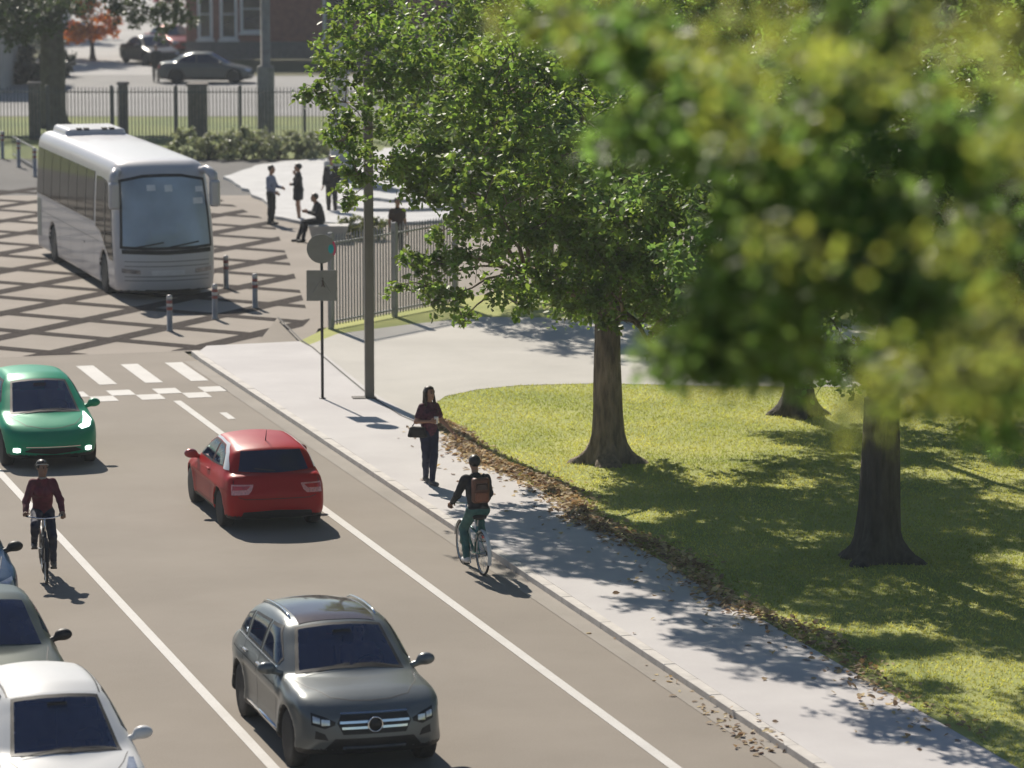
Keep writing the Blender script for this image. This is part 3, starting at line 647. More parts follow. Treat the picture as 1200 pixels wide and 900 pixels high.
for sg in (1, -1):
    k = MB(); k.tube([(-0.92, sg*0.93, 0.36), (0.98, sg*0.93, 0.36)], 0.035, 8); k.build('side_step', CHROME, suv, True)
    k = MB()
    pts = [];
    for xr in np.linspace(0.05, -1.6, 14):
        p, n = suvS.hit('top', xr, sg*0.565); e = min(1, (0.05 - xr) / 0.2, (xr + 1.6) / 0.2); pts.append((xr, sg*0.565, p.z + 0.004 + 0.03 * e))
    k.tube(pts, 0.016, 6); k.build('roof_rail', CHROME, suv, True)

# ------------------------------------------------------------------ coach
def make_bus():
    L, W, H = 11.9, 2.55, 3.50; hw = W / 2; r = 0.50; ax = [L/2 - 1.95, L/2 - 1.95 - 7.3]
    top = curve([(-6.2, 3.30), (-5.6, 3.44), (0, 3.46), (4.4, 3.45), (5.0, 3.40), (5.4, 3.30), (5.75, 3.12), (6.1, 2.9)])
    fp = curve([(0.2, 0.10), (0.5, 0.02), (0.9, 0.0), (1.25, 0.03), (1.9, 0.16), (2.6, 0.40), (3.1, 0.68), (3.5, 1.0)])
    def slope(c, x): return (c(x + 0.05) - c(x - 0.05)) / 0.1
    def f(x, y, z):
        ay = np.abs(y); q = ay / hw
        ft = (z - (top(x) - 0.05 * q**2)) / np.sqrt(1 + slope(top, x)**2)
        fs = ay - (hw - 0.10 * np.clip((z - 1.2) / 2.2, 0, 1)**2 - 0.03 * np.clip((0.6 - z) / 0.4, 0, 1))
        ff = (x - (L/2 - fp(z) - 0.30 * q**3)) * 0.95
        fr = -x - (L/2 - 0.04 * (z > 2) - 0.10 * q**4)
        a = smax(fs, ft, 0.32); a = smax(a, ff, 0.22); a = smax(a, fr, 0.2); a = smax(a, 0.20 - z, 0.08)
        dd = np.minimum(np.hypot(x - ax[0], z - r), np.hypot(x - ax[1], z - r))
        arch = np.maximum(np.maximum(dd - 0.60, (hw - 0.42) - ay), -9)
        a = smax(a, -arch, 0.02)
        pod = np.sqrt((np.clip(np.abs(x + 4.5) - 0.9, 0, 9))**2 + np.clip(ay - 0.72, 0, 9)**2 + np.clip(np.abs(z - 3.46) - 0.04, 0, 9)**2) - 0.11
        return smin(a, pod, 0.08)
    V, Q = nets(f, (-L/2 - 0.15, -hw - 0.15, 0.15), (L/2 + 0.15, hw + 0.15, 3.85), 0.055)
    S = Surf(V, Q); C = V[Q].mean(1); x, y, z = C.T
    dd = np.minimum(np.hypot(x - ax[0], z - r), np.hypot(x - ax[1], z - r)); mi = np.zeros(len(Q), int); mi[(dd < 0.604) | (z < 0.24)] = 1
    t = thing('coach_bus', 'white and silver coach with large windshield, parked on the patterned plaza', 'bus', ST(94.55 + L/2, 17.86), H_TO + R(1.0))
    pm = M('coach_paint', (0.54, 0.53, 0.55), 0.38, 0.05, var=0.03, scale=1.0, coat=0.3)
    GL = M('coach_screen', (0.36, 0.45, 0.54), 0.07, var=0.25, scale=0.9, coat=0.8)  # pale blue of the reflected sky is put into the base colour
    GS = M('coach_side_glass', (0.020, 0.019, 0.017), 0.06, var=0.7, scale=1.6, spec=0.05)
    body = link('body', mesh('body', V, Q, [pm, BLACK], True, mi), t)
    GAP = M('coach_gap', (0.15, 0.15, 0.155), 0.5)
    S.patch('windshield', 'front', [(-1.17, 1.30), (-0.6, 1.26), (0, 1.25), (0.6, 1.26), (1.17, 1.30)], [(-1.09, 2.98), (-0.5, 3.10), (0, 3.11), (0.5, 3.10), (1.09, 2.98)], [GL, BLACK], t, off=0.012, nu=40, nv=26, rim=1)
    w = S.patch('lower_band', 'front', [(-1.13, 1.17), (0, 1.13), (1.13, 1.17)], [(-1.13, 1.28), (0, 1.235), (1.13, 1.28)], BLACK, t, off=0.010, nu=20, nv=4)
    for a, b in (((-0.85, 1.32), (-0.10, 1.44)), ((0.05, 1.32), (0.8, 1.44))):
        S.strip('wiper', 'front', [a, b], 0.035, BLACK, t, off=0.04, step=0.12)
    # stickers seen at the top of the screen
    for (yy, zz, ww, hh) in ((0.92, 2.72, 0.20, 0.13), (0.86, 2.44, 0.26, 0.15), (0.12, 2.76, 0.2, 0.16), (-0.32, 2.78, 0.22, 0.14)):
        S.patch('screen_card', 'front', [(yy-ww/2, zz-hh/2), (yy+ww/2, zz-hh/2)], [(yy-ww/2, zz+hh/2), (yy+ww/2, zz+hh/2)], M('card_white', (0.75, 0.78, 0.8), 0.6), t, off=0.02, nu=4, nv=4)
    # headlamps and front bumper lines
    for sg in (1, -1):
        S.patch('headlight', 'front', [(sg*0.70, 0.66), (sg*1.14, 0.70)], [(sg*0.70, 0.76), (sg*1.14, 0.81)], M('coach_lamp', (0.25, 0.25, 0.27), 0.15, 0.3, var=0.5, scale=8, coat=1), t, off=0.012, nu=12)
    for zz in (0.98, 0.86, 0.60, 0.50): S.strip('bumper_line', 'front', [(-1.08, zz), (0, zz-0.02), (1.08, zz)], 0.022, GAP, t, step=0.1)
    S.patch('front_plate', 'front', [(-0.42, 0.62), (0.42, 0.62)], [(-0.42, 0.74), (0.42, 0.74)], M('coach_panel', (0.68, 0.67, 0.68), 0.4), t, off=0.012, nu=8, nv=4)
    # side glazing, pillars, door
    edges = [-5.75, -4.65, -3.4, -2.15, -0.9, 0.35, 1.6, 2.75]
    for side in ('left', 'right'):
        for a, b in zip(edges, edges[1:]):
            S.patch('side_window', side, [(a+0.03, 1.72), (b-0.03, 1.72)], [(a+0.03, 3.0), (b-0.03, 3.0)], GS, t, off=0.010, nu=8, nv=6)
        S.patch('cab_window', side, [(2.98, 1.62), (3.6, 1.55), (4.3, 1.20), (4.75, 0.95), (5.28, 0.95)], [(2.98, 2.92), (3.6, 2.94), (4.3, 2.90), (4.75, 2.72), (4.95, 2.5)], GS, t, off=0.010, nu=20, nv=10)
        S.strip('door_pillar', side, [(4.25, 1.25), (4.2, 2.86)], 0.07, BLACK, t, off=0.016)
        for xx in (-3.9, -2.2, -0.6, 1.1, 2.7): S.strip('panel_seam', side, [(xx, 0.42), (xx, 1.25)], 0.015, GAP, t)
        S.strip('panel_seam', side, [(-5.7, 1.27), (3.4, 1.27)], 0.015, GAP, t)
        S.strip('luggage_latch', side, [(1.35, 1.05), (1.45, 1.05)], 0.08, BLACK, t)
        S.patch('engine_vent', side, [(-5.6, 0.55), (-5.05, 0.55)], [(-5.6, 1.6), (-5.05, 1.6)], M('vent_grey', (0.30, 0.31, 0.27), 0.6), t, off=0.008, nu=6, nv=6)
    for xx, yy in ((-4.0, 0.45), (-4.0, 0.25), (-4.0, -0.25), (-4.0, -0.45)):
        k = MB(); p, n = S.hit('top', -3.62, yy); k.box(-0.10, 0.10, -0.07, 0.07, -0.04, 0.03, org=p); k.build('roof_fan', BLACK, t)
    for xa in ax:
        for sg in (1, -1): add_wheel(t, xa, sg*(hw - 0.18), r, 0.32, 'multi')
    k = MB(); k.box(-5.2, 5.2, -0.8, 0.8, 0.24, 0.5); k.build('underbody', BLACK, t)
    # rabbit-ear mirrors
    for sg in (1, -1):
        m = MB(); m.tube([(4.85, sg*1.0, 3.14), (5.25, sg*1.18, 3.20), (5.50, sg*1.27, 3.08), (5.55, sg*1.29, 2.85)], [0.09, 0.11, 0.12, 0.11], 10); arm = m.build('mirror_arm', pm, t, True)
        def fm(X, Y, Z):
            e = np.sqrt((np.clip(np.abs(X - 5.58) - 0.05, 0, 9))**2 + np.clip(np.abs(Y - sg*1.29) - 0.06, 0, 9)**2 + np.clip(np.abs(Z - 2.62) - 0.27, 0, 9)**2) - 0.07
            return e
        mv, mq = nets(fm, (5.4, sg*1.29 - 0.22, 2.2), (5.78, sg*1.29 + 0.22, 3.05), 0.03)
        link('mirror', mesh('mirror', mv, mq, pm, True), t)
    return t
make_bus()

# ------------------------------------------------------------------ people: x forward, y left, z up
def cone(X, Y, Z, a, b, ra, rb):
    a = np.array(a, float); d = np.array(b, float) - a; dd = max(d @ d, 1e-9)
    t = np.clip(((X-a[0])*d[0] + (Y-a[1])*d[1] + (Z-a[2])*d[2]) / dd, 0, 1)
    return np.sqrt((X-a[0]-d[0]*t)**2 + (Y-a[1]-d[1]*t)**2 + (Z-a[2]-d[2]*t)**2) - (ra + (rb - ra) * t)
def ell(X, Y, Z, c, rr):
    return (np.sqrt(((X-c[0])/rr[0])**2 + ((Y-c[1])/rr[1])**2 + ((Z-c[2])/rr[2])**2) - 1) * min(rr)
def union(prims, k):
    def f(X, Y, Z):
        r = None
        for p in prims:
            d = cone(X, Y, Z, *p[1:]) if p[0] == 'c' else ell(X, Y, Z, *p[1:])
            r = d if r is None else smin(r, d, k)
        return r
    return f
def bounds(prims, pad=0.05):
    lo = np.full(3, 9.); hi = np.full(3, -9.)
    for p in prims:
        if p[0] == 'c':
            for q, rr in ((p[1], p[3]), (p[2], p[4])): lo = np.minimum(lo, np.array(q) - rr); hi = np.maximum(hi, np.array(q) + rr)
        else: lo = np.minimum(lo, np.array(p[1]) - np.array(p[2])); hi = np.maximum(hi, np.array(p[1]) + np.array(p[2]))
    return lo - pad, hi + pad
def A(*v): return np.array(v, float)
def stand(**kw):
    J = dict(pelvis=A(0, 0, 0.95), waist=A(0, 0, 1.08), chest=A(0.0, 0, 1.28), neck=A(-0.01, 0, 1.46), head=A(0.025, 0, 1.62),
             shL=A(-0.01, 0.165, 1.39), shR=A(-0.01, -0.165, 1.39), elL=A(-0.03, 0.22, 1.12), elR=A(-0.03, -0.22, 1.12), wrL=A(0.05, 0.25, 0.88), wrR=A(0.05, -0.25, 0.88),
             hpL=A(0, 0.09, 0.91), hpR=A(0, -0.09, 0.91), knL=A(0.02, 0.10, 0.50), knR=A(0.02, -0.10, 0.50), anL=A(-0.02, 0.10, 0.09), anR=A(-0.02, -0.10, 0.09),
             toeL=A(0.14, 0.12, 0.035), toeR=A(0.14, -0.12, 0.035))
    for k_, v in kw.items(): J[k_] = A(*v)
    return J
SKINS = {'tan': M('skin_tan', (0.40, 0.22, 0.14), 0.5, var=0.06), 'dark': M('skin_dark', (0.30, 0.16, 0.10), 0.5, var=0.06)}
HAIRB = M('hair_black', (0.012, 0.010, 0.009), 0.45, var=0.3, scale=30)
HAIRBR = M('hair_brown', (0.035, 0.02, 0.014), 0.45, var=0.3, scale=30)
EYE = M('eye_dark', (0.02, 0.015, 0.012), 0.2)
LIP = M('lip', (0.33, 0.12, 0.10), 0.5)

def unit(v): v = np.array(v, float); return v / np.linalg.norm(v)
def hand_prims(wr, el, curl, thumb_dir, grip_dir=None, sc=1.0):
    """palm, four unequal fingers with knuckle bends and a thumb leaving the side of the palm"""
    u = unit(grip_dir if grip_dir is not None else A(*wr) - A(*el)); v = np.array(thumb_dir, float); v = unit(v - u * (v @ u)); w = np.cross(u, v)
    c = A(*wr)
    P = [('c', c, c + u*0.03*sc, 0.026*sc, 0.028*sc)]
    for o in (-0.025, 0.0, 0.025): P.append(('c', c + u*0.02*sc + v*o*0.8*sc, c + u*0.085*sc + v*o*sc, 0.017*sc, 0.015*sc))
    for o, ln in ((0.032, 0.070), (0.011, 0.080), (-0.011, 0.074), (-0.032, 0.058)):
        p = c + u*0.088*sc + v*o*sc; ang = 0
        for seg in (0.45, 0.32, 0.23):
            ang += curl; dn = u*math.cos(ang) + w*math.sin(ang); q = p + dn*ln*seg*1.25*sc; P.append(('c', p, q, 0.0095*sc, 0.0085*sc)); p = q
    p = c + u*0.025*sc + v*0.026*sc; q = p + (u*0.62 + v*0.70 + w*0.25)*0.042*sc; rr = q + (u*0.85 + v*0.25 + w*(0.2 + 0.5*curl))*0.038*sc
    P += [('c', p, q, 0.013*sc, 0.011*sc), ('c', q, rr, 0.011*sc, 0.009*sc)]
    return P, -w

def person(name, label, J, loc, rz, sty, group=None, h=0.014):
    t = thing(name, label, 'person', loc, rz, group)
    g = sty.get('build', 1.0); fem = sty.get('fem', False); J = dict(J)
    if fem:
        g *= 0.93
        for q_ in ('shL', 'shR'): J[q_] = J[q_]*A(1, 0.88, 1)
    J['head'] = J['head'] + A(0, 0, 0.02)
    hy = 0.115 if fem else 0.105
    up = unit(J['neck'] - J['pelvis'])
    torso = [('e', J['pelvis'], (0.115*g, 0.165*g, 0.12)), ('c', J['pelvis'] + up*0.02, J['waist'], 0.115*g, 0.105*g*(0.92 if fem else 1)),
             ('c', J['waist'] + A(0, 0.045, 0), J['chest'] + A(0, 0.05, 0), 0.10*g, 0.115*g), ('c', J['waist'] - A(0, 0.045, 0), J['chest'] - A(0, 0.05, 0), 0.10*g, 0.115*g),
             ('c', J['shL']*0.9 + J['shR']*0.1, J['shR']*0.9 + J['shL']*0.1, 0.052*g, 0.052*g), ('c', J['chest'] + up*0.04, J['neck'], 0.09*g, 0.052)]
    if fem: torso += [('e', J['chest'] + A(0.085, 0.065, -0.02), (0.065, 0.065, 0.065)), ('e', J['chest'] + A(0.085, -0.065, -0.02), (0.065, 0.065, 0.065))]
    arms = {}
    for s_ in 'LR':
        arms['u'+s_] = ('c', J['sh'+s_], J['el'+s_], 0.054*g, 0.040*g); arms['f'+s_] = ('c', J['el'+s_], J['wr'+s_], 0.040*g, 0.027*g)
    legs = []; shin = []
    for s_ in 'LR':
        legs.append(('c', J['hp'+s_], J['kn'+s_], 0.088*g, 0.058*g)); legs.append(('c', J['kn'+s_], J['an'+s_], 0.056*g, 0.038*g))
        calf = J['kn'+s_]*0.68 + J['an'+s_]*0.32; legs.append(('e', calf - A(0.015, 0, 0), (0.056*g, 0.052*g, 0.10)))
    feet = [('c', J['an'+s_] + A(-0.03, 0, -0.045), J['toe'+s_], 0.038, 0.032) for s_ in 'LR']
    hc = J['head']; fd = unit(np.array(sty.get('look', (1, 0, 0)), float)); sd_ = unit(np.cross((0, 0, 1), fd))
    neck = [('c', J['neck'] - up*0.03, hc - A(0, 0, 0.05), 0.055, 0.05)]
    bodyP = torso + list(arms.values()) + legs + feet + neck
    lo, hi = bounds(bodyP); V, Q = nets(union(bodyP, 0.03), lo, hi, h, 1)
    # head: skull, jaw, nose, ears, on a finer grid, appended to the same body mesh
    def headf(X, Y, Z):
        x = (X-hc[0])*fd[0] + (Y-hc[1])*fd[1]; y = (X-hc[0])*sd_[0] + (Y-hc[1])*sd_[1]; z = Z - hc[2]
        r_ = smin(ell(x, y, z, (-0.012, 0, 0.025), (0.098, 0.078, 0.092)), ell(x, y, z, (0.022, 0, -0.045), (0.066, 0.058, 0.072)), 0.04)
        r_ = smin(r_, cone(x, y, z, (0.088, 0, 0.015), (0.108, 0, -0.022), 0.009, 0.014), 0.018)
        r_ = smin(r_, cone(x, y, z, (0.07, 0, -0.095), (0.078, 0, -0.09), 0.016, 0.016), 0.03)
        for e in (1, -1):
            r_ = smin(r_, ell(x, y, z, (-0.01, e*0.079, 0.0), (0.020, 0.010, 0.032)), 0.008)
            r_ = smax(r_, -ell(x, y, z, (0.098, e*0.032, 0.012), (0.018, 0.020, 0.013)), 0.012)
        return smin(r_, cone(x, y, z, (-0.02, 0, -0.06), (-0.03, 0, -0.16), 0.05, 0.052), 0.03)
    hv, hq = nets(headf, hc - 0.19, hc + 0.16, 0.011 if h < 0.02 else 0.016, 1)
    vs_ = [V, hv]; qs = [Q, hq + len(V)]; n = len(V) + len(hv)
    hands = {}
    for s_, sg in (('L', -1), ('R', 1)):
        hs = sty.get('hand' + s_, {})
        hp, hn = hand_prims(J['wr'+s_], J['el'+s_], hs.get('curl', 0.35), hs.get('thumb', (1, 0, 0)), hs.get('dir'), 0.95 if fem else 1.05)
        lo, hi = bounds(hp, 0.02); a_, b_ = nets(union(hp, 0.008), lo, hi, 0.0065 if h < 0.02 else 0.011, 1)
        vs_.append(a_); qs.append(b_ + n); n += len(a_)
    link('body', mesh('body', np.concatenate(vs_), np.concatenate(qs), SKINS[sty.get('skin', 'tan')], True), t)
    W3 = lambda x, y, z: hc + fd*x + sd_*y + A(0, 0, z)
    for e in (1, -1):
        k = MB(); k.lathe([(0.001, -0.010), (0.008, -0.005), (0.010, 0), (0.008, 0.005), (0.001, 0.010)], 8, org=W3(0.084, e*0.032, 0.012)); k.build('eye', EYE, t, True)
        k = MB(); k.tube([W3(0.089, e*0.016, 0.034), W3(0.088, e*0.033, 0.039), W3(0.076, e*0.048, 0.033)], 0.0045, 5); k.build('eyebrow', sty.get('hairm', HAIRB), t)
    k = MB(); k.tube([W3(0.080, 0.024, -0.056), W3(0.0875, 0.01, -0.053), W3(0.0875, -0.01, -0.053), W3(0.080, -0.024, -0.056)], 0.0055, 5); k.build('mouth', LIP, t)
    # hair
    hk = sty.get('hair', 'short')
    def hairf(X, Y, Z):
        x = (X-hc[0])*fd[0] + (Y-hc[1])*fd[1]; y = (X-hc[0])*sd_[0] + (Y-hc[1])*sd_[1]; z = Z - hc[2]
        r_ = ell(x, y, z, (-0.018, 0, 0.032), (0.112, 0.092, 0.102))
        cut = smax(x - 0.045, -(x - 0.045)*0 + 0.055 - z, 0.02) if False else None
        face = np.maximum(0.015 - x + 0.25*np.clip(z, 0, 1), z - 0.075)       # region kept free of hair when negative
        r_ = smax(r_, -face, 0.015)
        r_ = smax(r_, -0.05 - z - 0.75*np.clip(-x, 0, 1), 0.015)
        if hk == 'long':
            for e in (1, -1):
                r_ = smin(r_, cone(x, y, z, (-0.01, e*0.078, 0.02), (0.015, e*0.105, -0.20), 0.032, 0.028), 0.03)
                r_ = smin(r_, cone(x, y, z, (-0.07, e*0.03, 0.0), (-0.085, e*0.05, -0.23), 0.052, 0.04), 0.03)
        if hk == 'bun': r_ = smin(r_, ell(x, y, z, (-0.10, 0, 0.04), (0.04, 0.045, 0.045)), 0.02)
        wob = 0.004*np.sin(60*x + 3)*np.sin(70*y + 1)*np.sin(50*z)
        return r_ + wob
    hv, hq = nets(hairf, hc - A(0.19, 0.19, 0.30), hc + A(0.19, 0.19, 0.17), 0.012 if h < 0.02 else 0.018, 1)
    link('hair', mesh('hair', hv, hq, sty.get('hairm', HAIRB), True), t)
    # clothes: inflated copies of the limbs they cover, ended at hems and cuffs
    inf = lambda p, d: ('c', p[1], p[2], p[3]+d, p[4]+d) if p[0] == 'c' else ('e', p[1], tuple(q+d for q in p[2]))
    def garment(nm, prims, mat, clip=None, d=0.014, k_=0.035):
        P = [inf(p, d) for p in prims]; lo, hi = bounds(P, 0.04); u0 = union(P, k_)
        def f(X, Y, Z):
            r_ = u0(X, Y, Z) + 0.0035*np.sin(38*Z + 9*Y)*np.sin(31*X + 22*Y)
            for (pt, nn) in (clip or []):
                nn = unit(nn); r_ = smax(r_, (X-pt[0])*nn[0] + (Y-pt[1])*nn[1] + (Z-pt[2])*nn[2], 0.01)
            return r_
        a_, b_ = nets(f, lo, hi, h * 1.05, 1)
        return link(nm, mesh(nm, a_, b_, mat, True), t)
    def cutc(p, frac): return ('c', p[1], np.array(p[1])*(1-frac) + np.array(p[2])*frac, p[3], p[3]*(1-frac) + p[4]*frac)
    topm = sty['top']; slv = sty.get('sleeve', 'long')
    sl = [arms['uL'], arms['uR'], cutc(arms['fL'], 0.90), cutc(arms['fR'], 0.90)] if slv == 'long' else [cutc(arms['uL'], 0.62), cutc(arms['uR'], 0.62)]
    if 'skirt' in sty:
        sk = [('c', J['waist'], J['pelvis'], 0.115, 0.15), ('c', J['pelvis'] + A(0, 0.05, 0), (J['knL'] + J['hpL'])/2 + A(0, 0, sty['skirt']), 0.13, 0.13), ('c', J['pelvis'] - A(0, 0.05, 0), (J['knR'] + J['hpR'])/2 + A(0, 0, sty['skirt']), 0.13, 0.13)]
        zc = ((J['knL'] + J['hpL'])/2)[2] + sty['skirt'] - 0.06
        garment('dress', torso + sl + sk, topm, [(J['neck'] + up*0.03, up), (A(0, 0, zc), (0, 0, -1))])
    else:
        garment('trousers', legs + torso[:2], sty['legs'], [(J['waist'] + up*0.04, up)] , 0.016)
        wz = J['pelvis'] - up*sty.get('hem', 0.06)
        garment('top', torso + sl, topm, [(J['neck'] + up*0.035, up), (wz, -up)], 0.02 if sty.get('jacket') else 0.017)
    shm = sty.get('shoe', BLACK)
    for s_ in 'LR':
        a_ = J['an'+s_]; tt = J['toe'+s_]; dv = unit(tt - a_ - A(0, 0, (tt - a_)[2]))
        P = [('c', a_ + A(0, 0, -0.045) - dv*0.035, tt, 0.046, 0.040), ('c', a_ + A(0, 0, -0.045), a_ + A(0, 0, 0.01), 0.045, 0.042)]
        lo, hi = bounds(P); zf = min(a_[2] - 0.085, tt[2] - 0.035); u0 = union(P, 0.03)
        a2, b2 = nets(lambda X, Y, Z: smax(u0(X, Y, Z), zf - Z, 0.008), lo, hi, 0.012 if h < 0.02 else 0.018, 1)
        link('shoe', mesh('shoe', a2, b2, shm, True), t)
    if 'shirt' in sty:      # shirt front and tie showing in the jacket opening
        k = MB(); c0 = J['chest']; x0 = c0[0] + 0.115*g + 0.036
        k.add([(x0-0.055, 0.05, c0[2]+0.17), (x0-0.055, -0.05, c0[2]+0.17), (x0+0.004, -0.012, c0[2]-0.08), (x0+0.004, 0.012, c0[2]-0.08), (x0-0.09, 0.05, c0[2]+0.17), (x0-0.09, -0.05, c0[2]+0.17), (x0-0.05, 0, c0[2]-0.08)], [(0,1,2,3),(0,4,5,1),(1,5,6,2),(0,3,6,4)]); k.build('shirt_front', sty['shirt'], t)
    return t

NAVY = M('navy_denim', (0.012, 0.017, 0.045), 0.8, var=0.3, scale=14)
MAROON = M('maroon_cloth', (0.13, 0.014, 0.028), 0.8, var=0.35, scale=9)
PLAID = M('plum_plaid', (0.06, 0.012, 0.035), 0.8, var=0.5, scale=28, col2=(0.14, 0.03, 0.06))
BLACKC = M('black_cloth', (0.016, 0.017, 0.020), 0.8, var=0.3, scale=10)
CHARC = M('charcoal_suit', (0.028, 0.027, 0.026), 0.8, var=0.25, scale=9)
TEALC = M('teal_trousers', (0.045, 0.13, 0.12), 0.8, var=0.25, scale=10)
PALEB = M('pale_blue_shirt', (0.25, 0.28, 0.38), 0.8, var=0.15, scale=9)
WHITEC = M('white_cloth', (0.72, 0.71, 0.69), 0.7, var=0.05)
BROWNC = M('brown_top', (0.055, 0.035, 0.028), 0.8, var=0.3, scale=9)
LEATH = M('black_leather', (0.018, 0.017, 0.017), 0.7, var=0.3, scale=12)

# woman walking towards the camera on the pavement
J = stand(knL=(0.12, 0.035, 0.52), anL=(0.20, -0.05, 0.10), toeL=(0.34, -0.03, 0.04), knR=(0.0, -0.06, 0.50), anR=(-0.18, 0.03, 0.11), toeR=(-0.05, 0.02, 0.035), pelvis=(0, 0, 0.95),
          elR=(-0.02, -0.25, 1.14), wrR=(0.20, -0.08, 1.16), elL=(0.0, 0.26, 1.13), wrL=(0.13, 0.40, 0.93))
wk = person('person', 'woman with long dark hair in plum shirt walking with a cup and bag', J, G(503, 567, KZ), H_TO + R(14),
       dict(fem=True, top=PLAID, legs=NAVY, hair='long', hairm=HAIRBR, sleeve='short', hem=0.10, look=(1, 0.2, 0), shoe=M('dark_trainers', (0.05, 0.05, 0.055), 0.6),
            handR=dict(curl=0.7, thumb=(0, 0, 1)), handL=dict(curl=0.3, thumb=(1, 0, 0))), group='people on the pavement and road')
def rel(t, p):
    return Matrix.Translation(t.location) @ Matrix.Rotation(t.rotation_euler.z, 4, 'Z') @ Vector(p)
k = MB(); k.lathe([(0.028, 0), (0.031, 0.01), (0.039, 0.115), (0.041, 0.115), (0.041, 0.127), (0.036, 0.13), (0.001, 0.131)], 14)
cup = k.build('paper_cup', M('white_paper', (0.75, 0.74, 0.72), 0.6, var=0.03), None, True, loc=rel(wk, (0.275, -0.005, 1.12)))
tag(cup, 'white paper cup held by the woman in plum shirt', 'cup')
hb = thing('handbag', 'black shoulder bag at the hip of the walking woman', 'bag', rel(wk, (-0.03, -0.215, 0.95)), wk.rotation_euler.z + R(50))
def bagf(X, Y, Z): return np.sqrt(np.clip(np.abs(X) - 0.12 + 0.25*np.clip(Z, -0.1, 0.1), 0, 9)**2 + np.clip(np.abs(Y) - 0.015, 0, 9)**2 + np.clip(np.abs(Z) - 0.055, 0, 9)**2) - 0.045
bv, bq = nets(bagf, (-0.22, -0.12, -0.16), (0.22, 0.12, 0.16), 0.02); link('bag_body', mesh('bag_body', bv, bq, LEATH, True), hb)
k = MB(); k.tube([(0.12, 0.0, 0.08), (0.13, 0.05, 0.30), (0.095, 0.066, 0.515), (0.03, 0.04, 0.30), (-0.11, 0.0, 0.08)], 0.010, 6); k.build('strap', LEATH, hb)

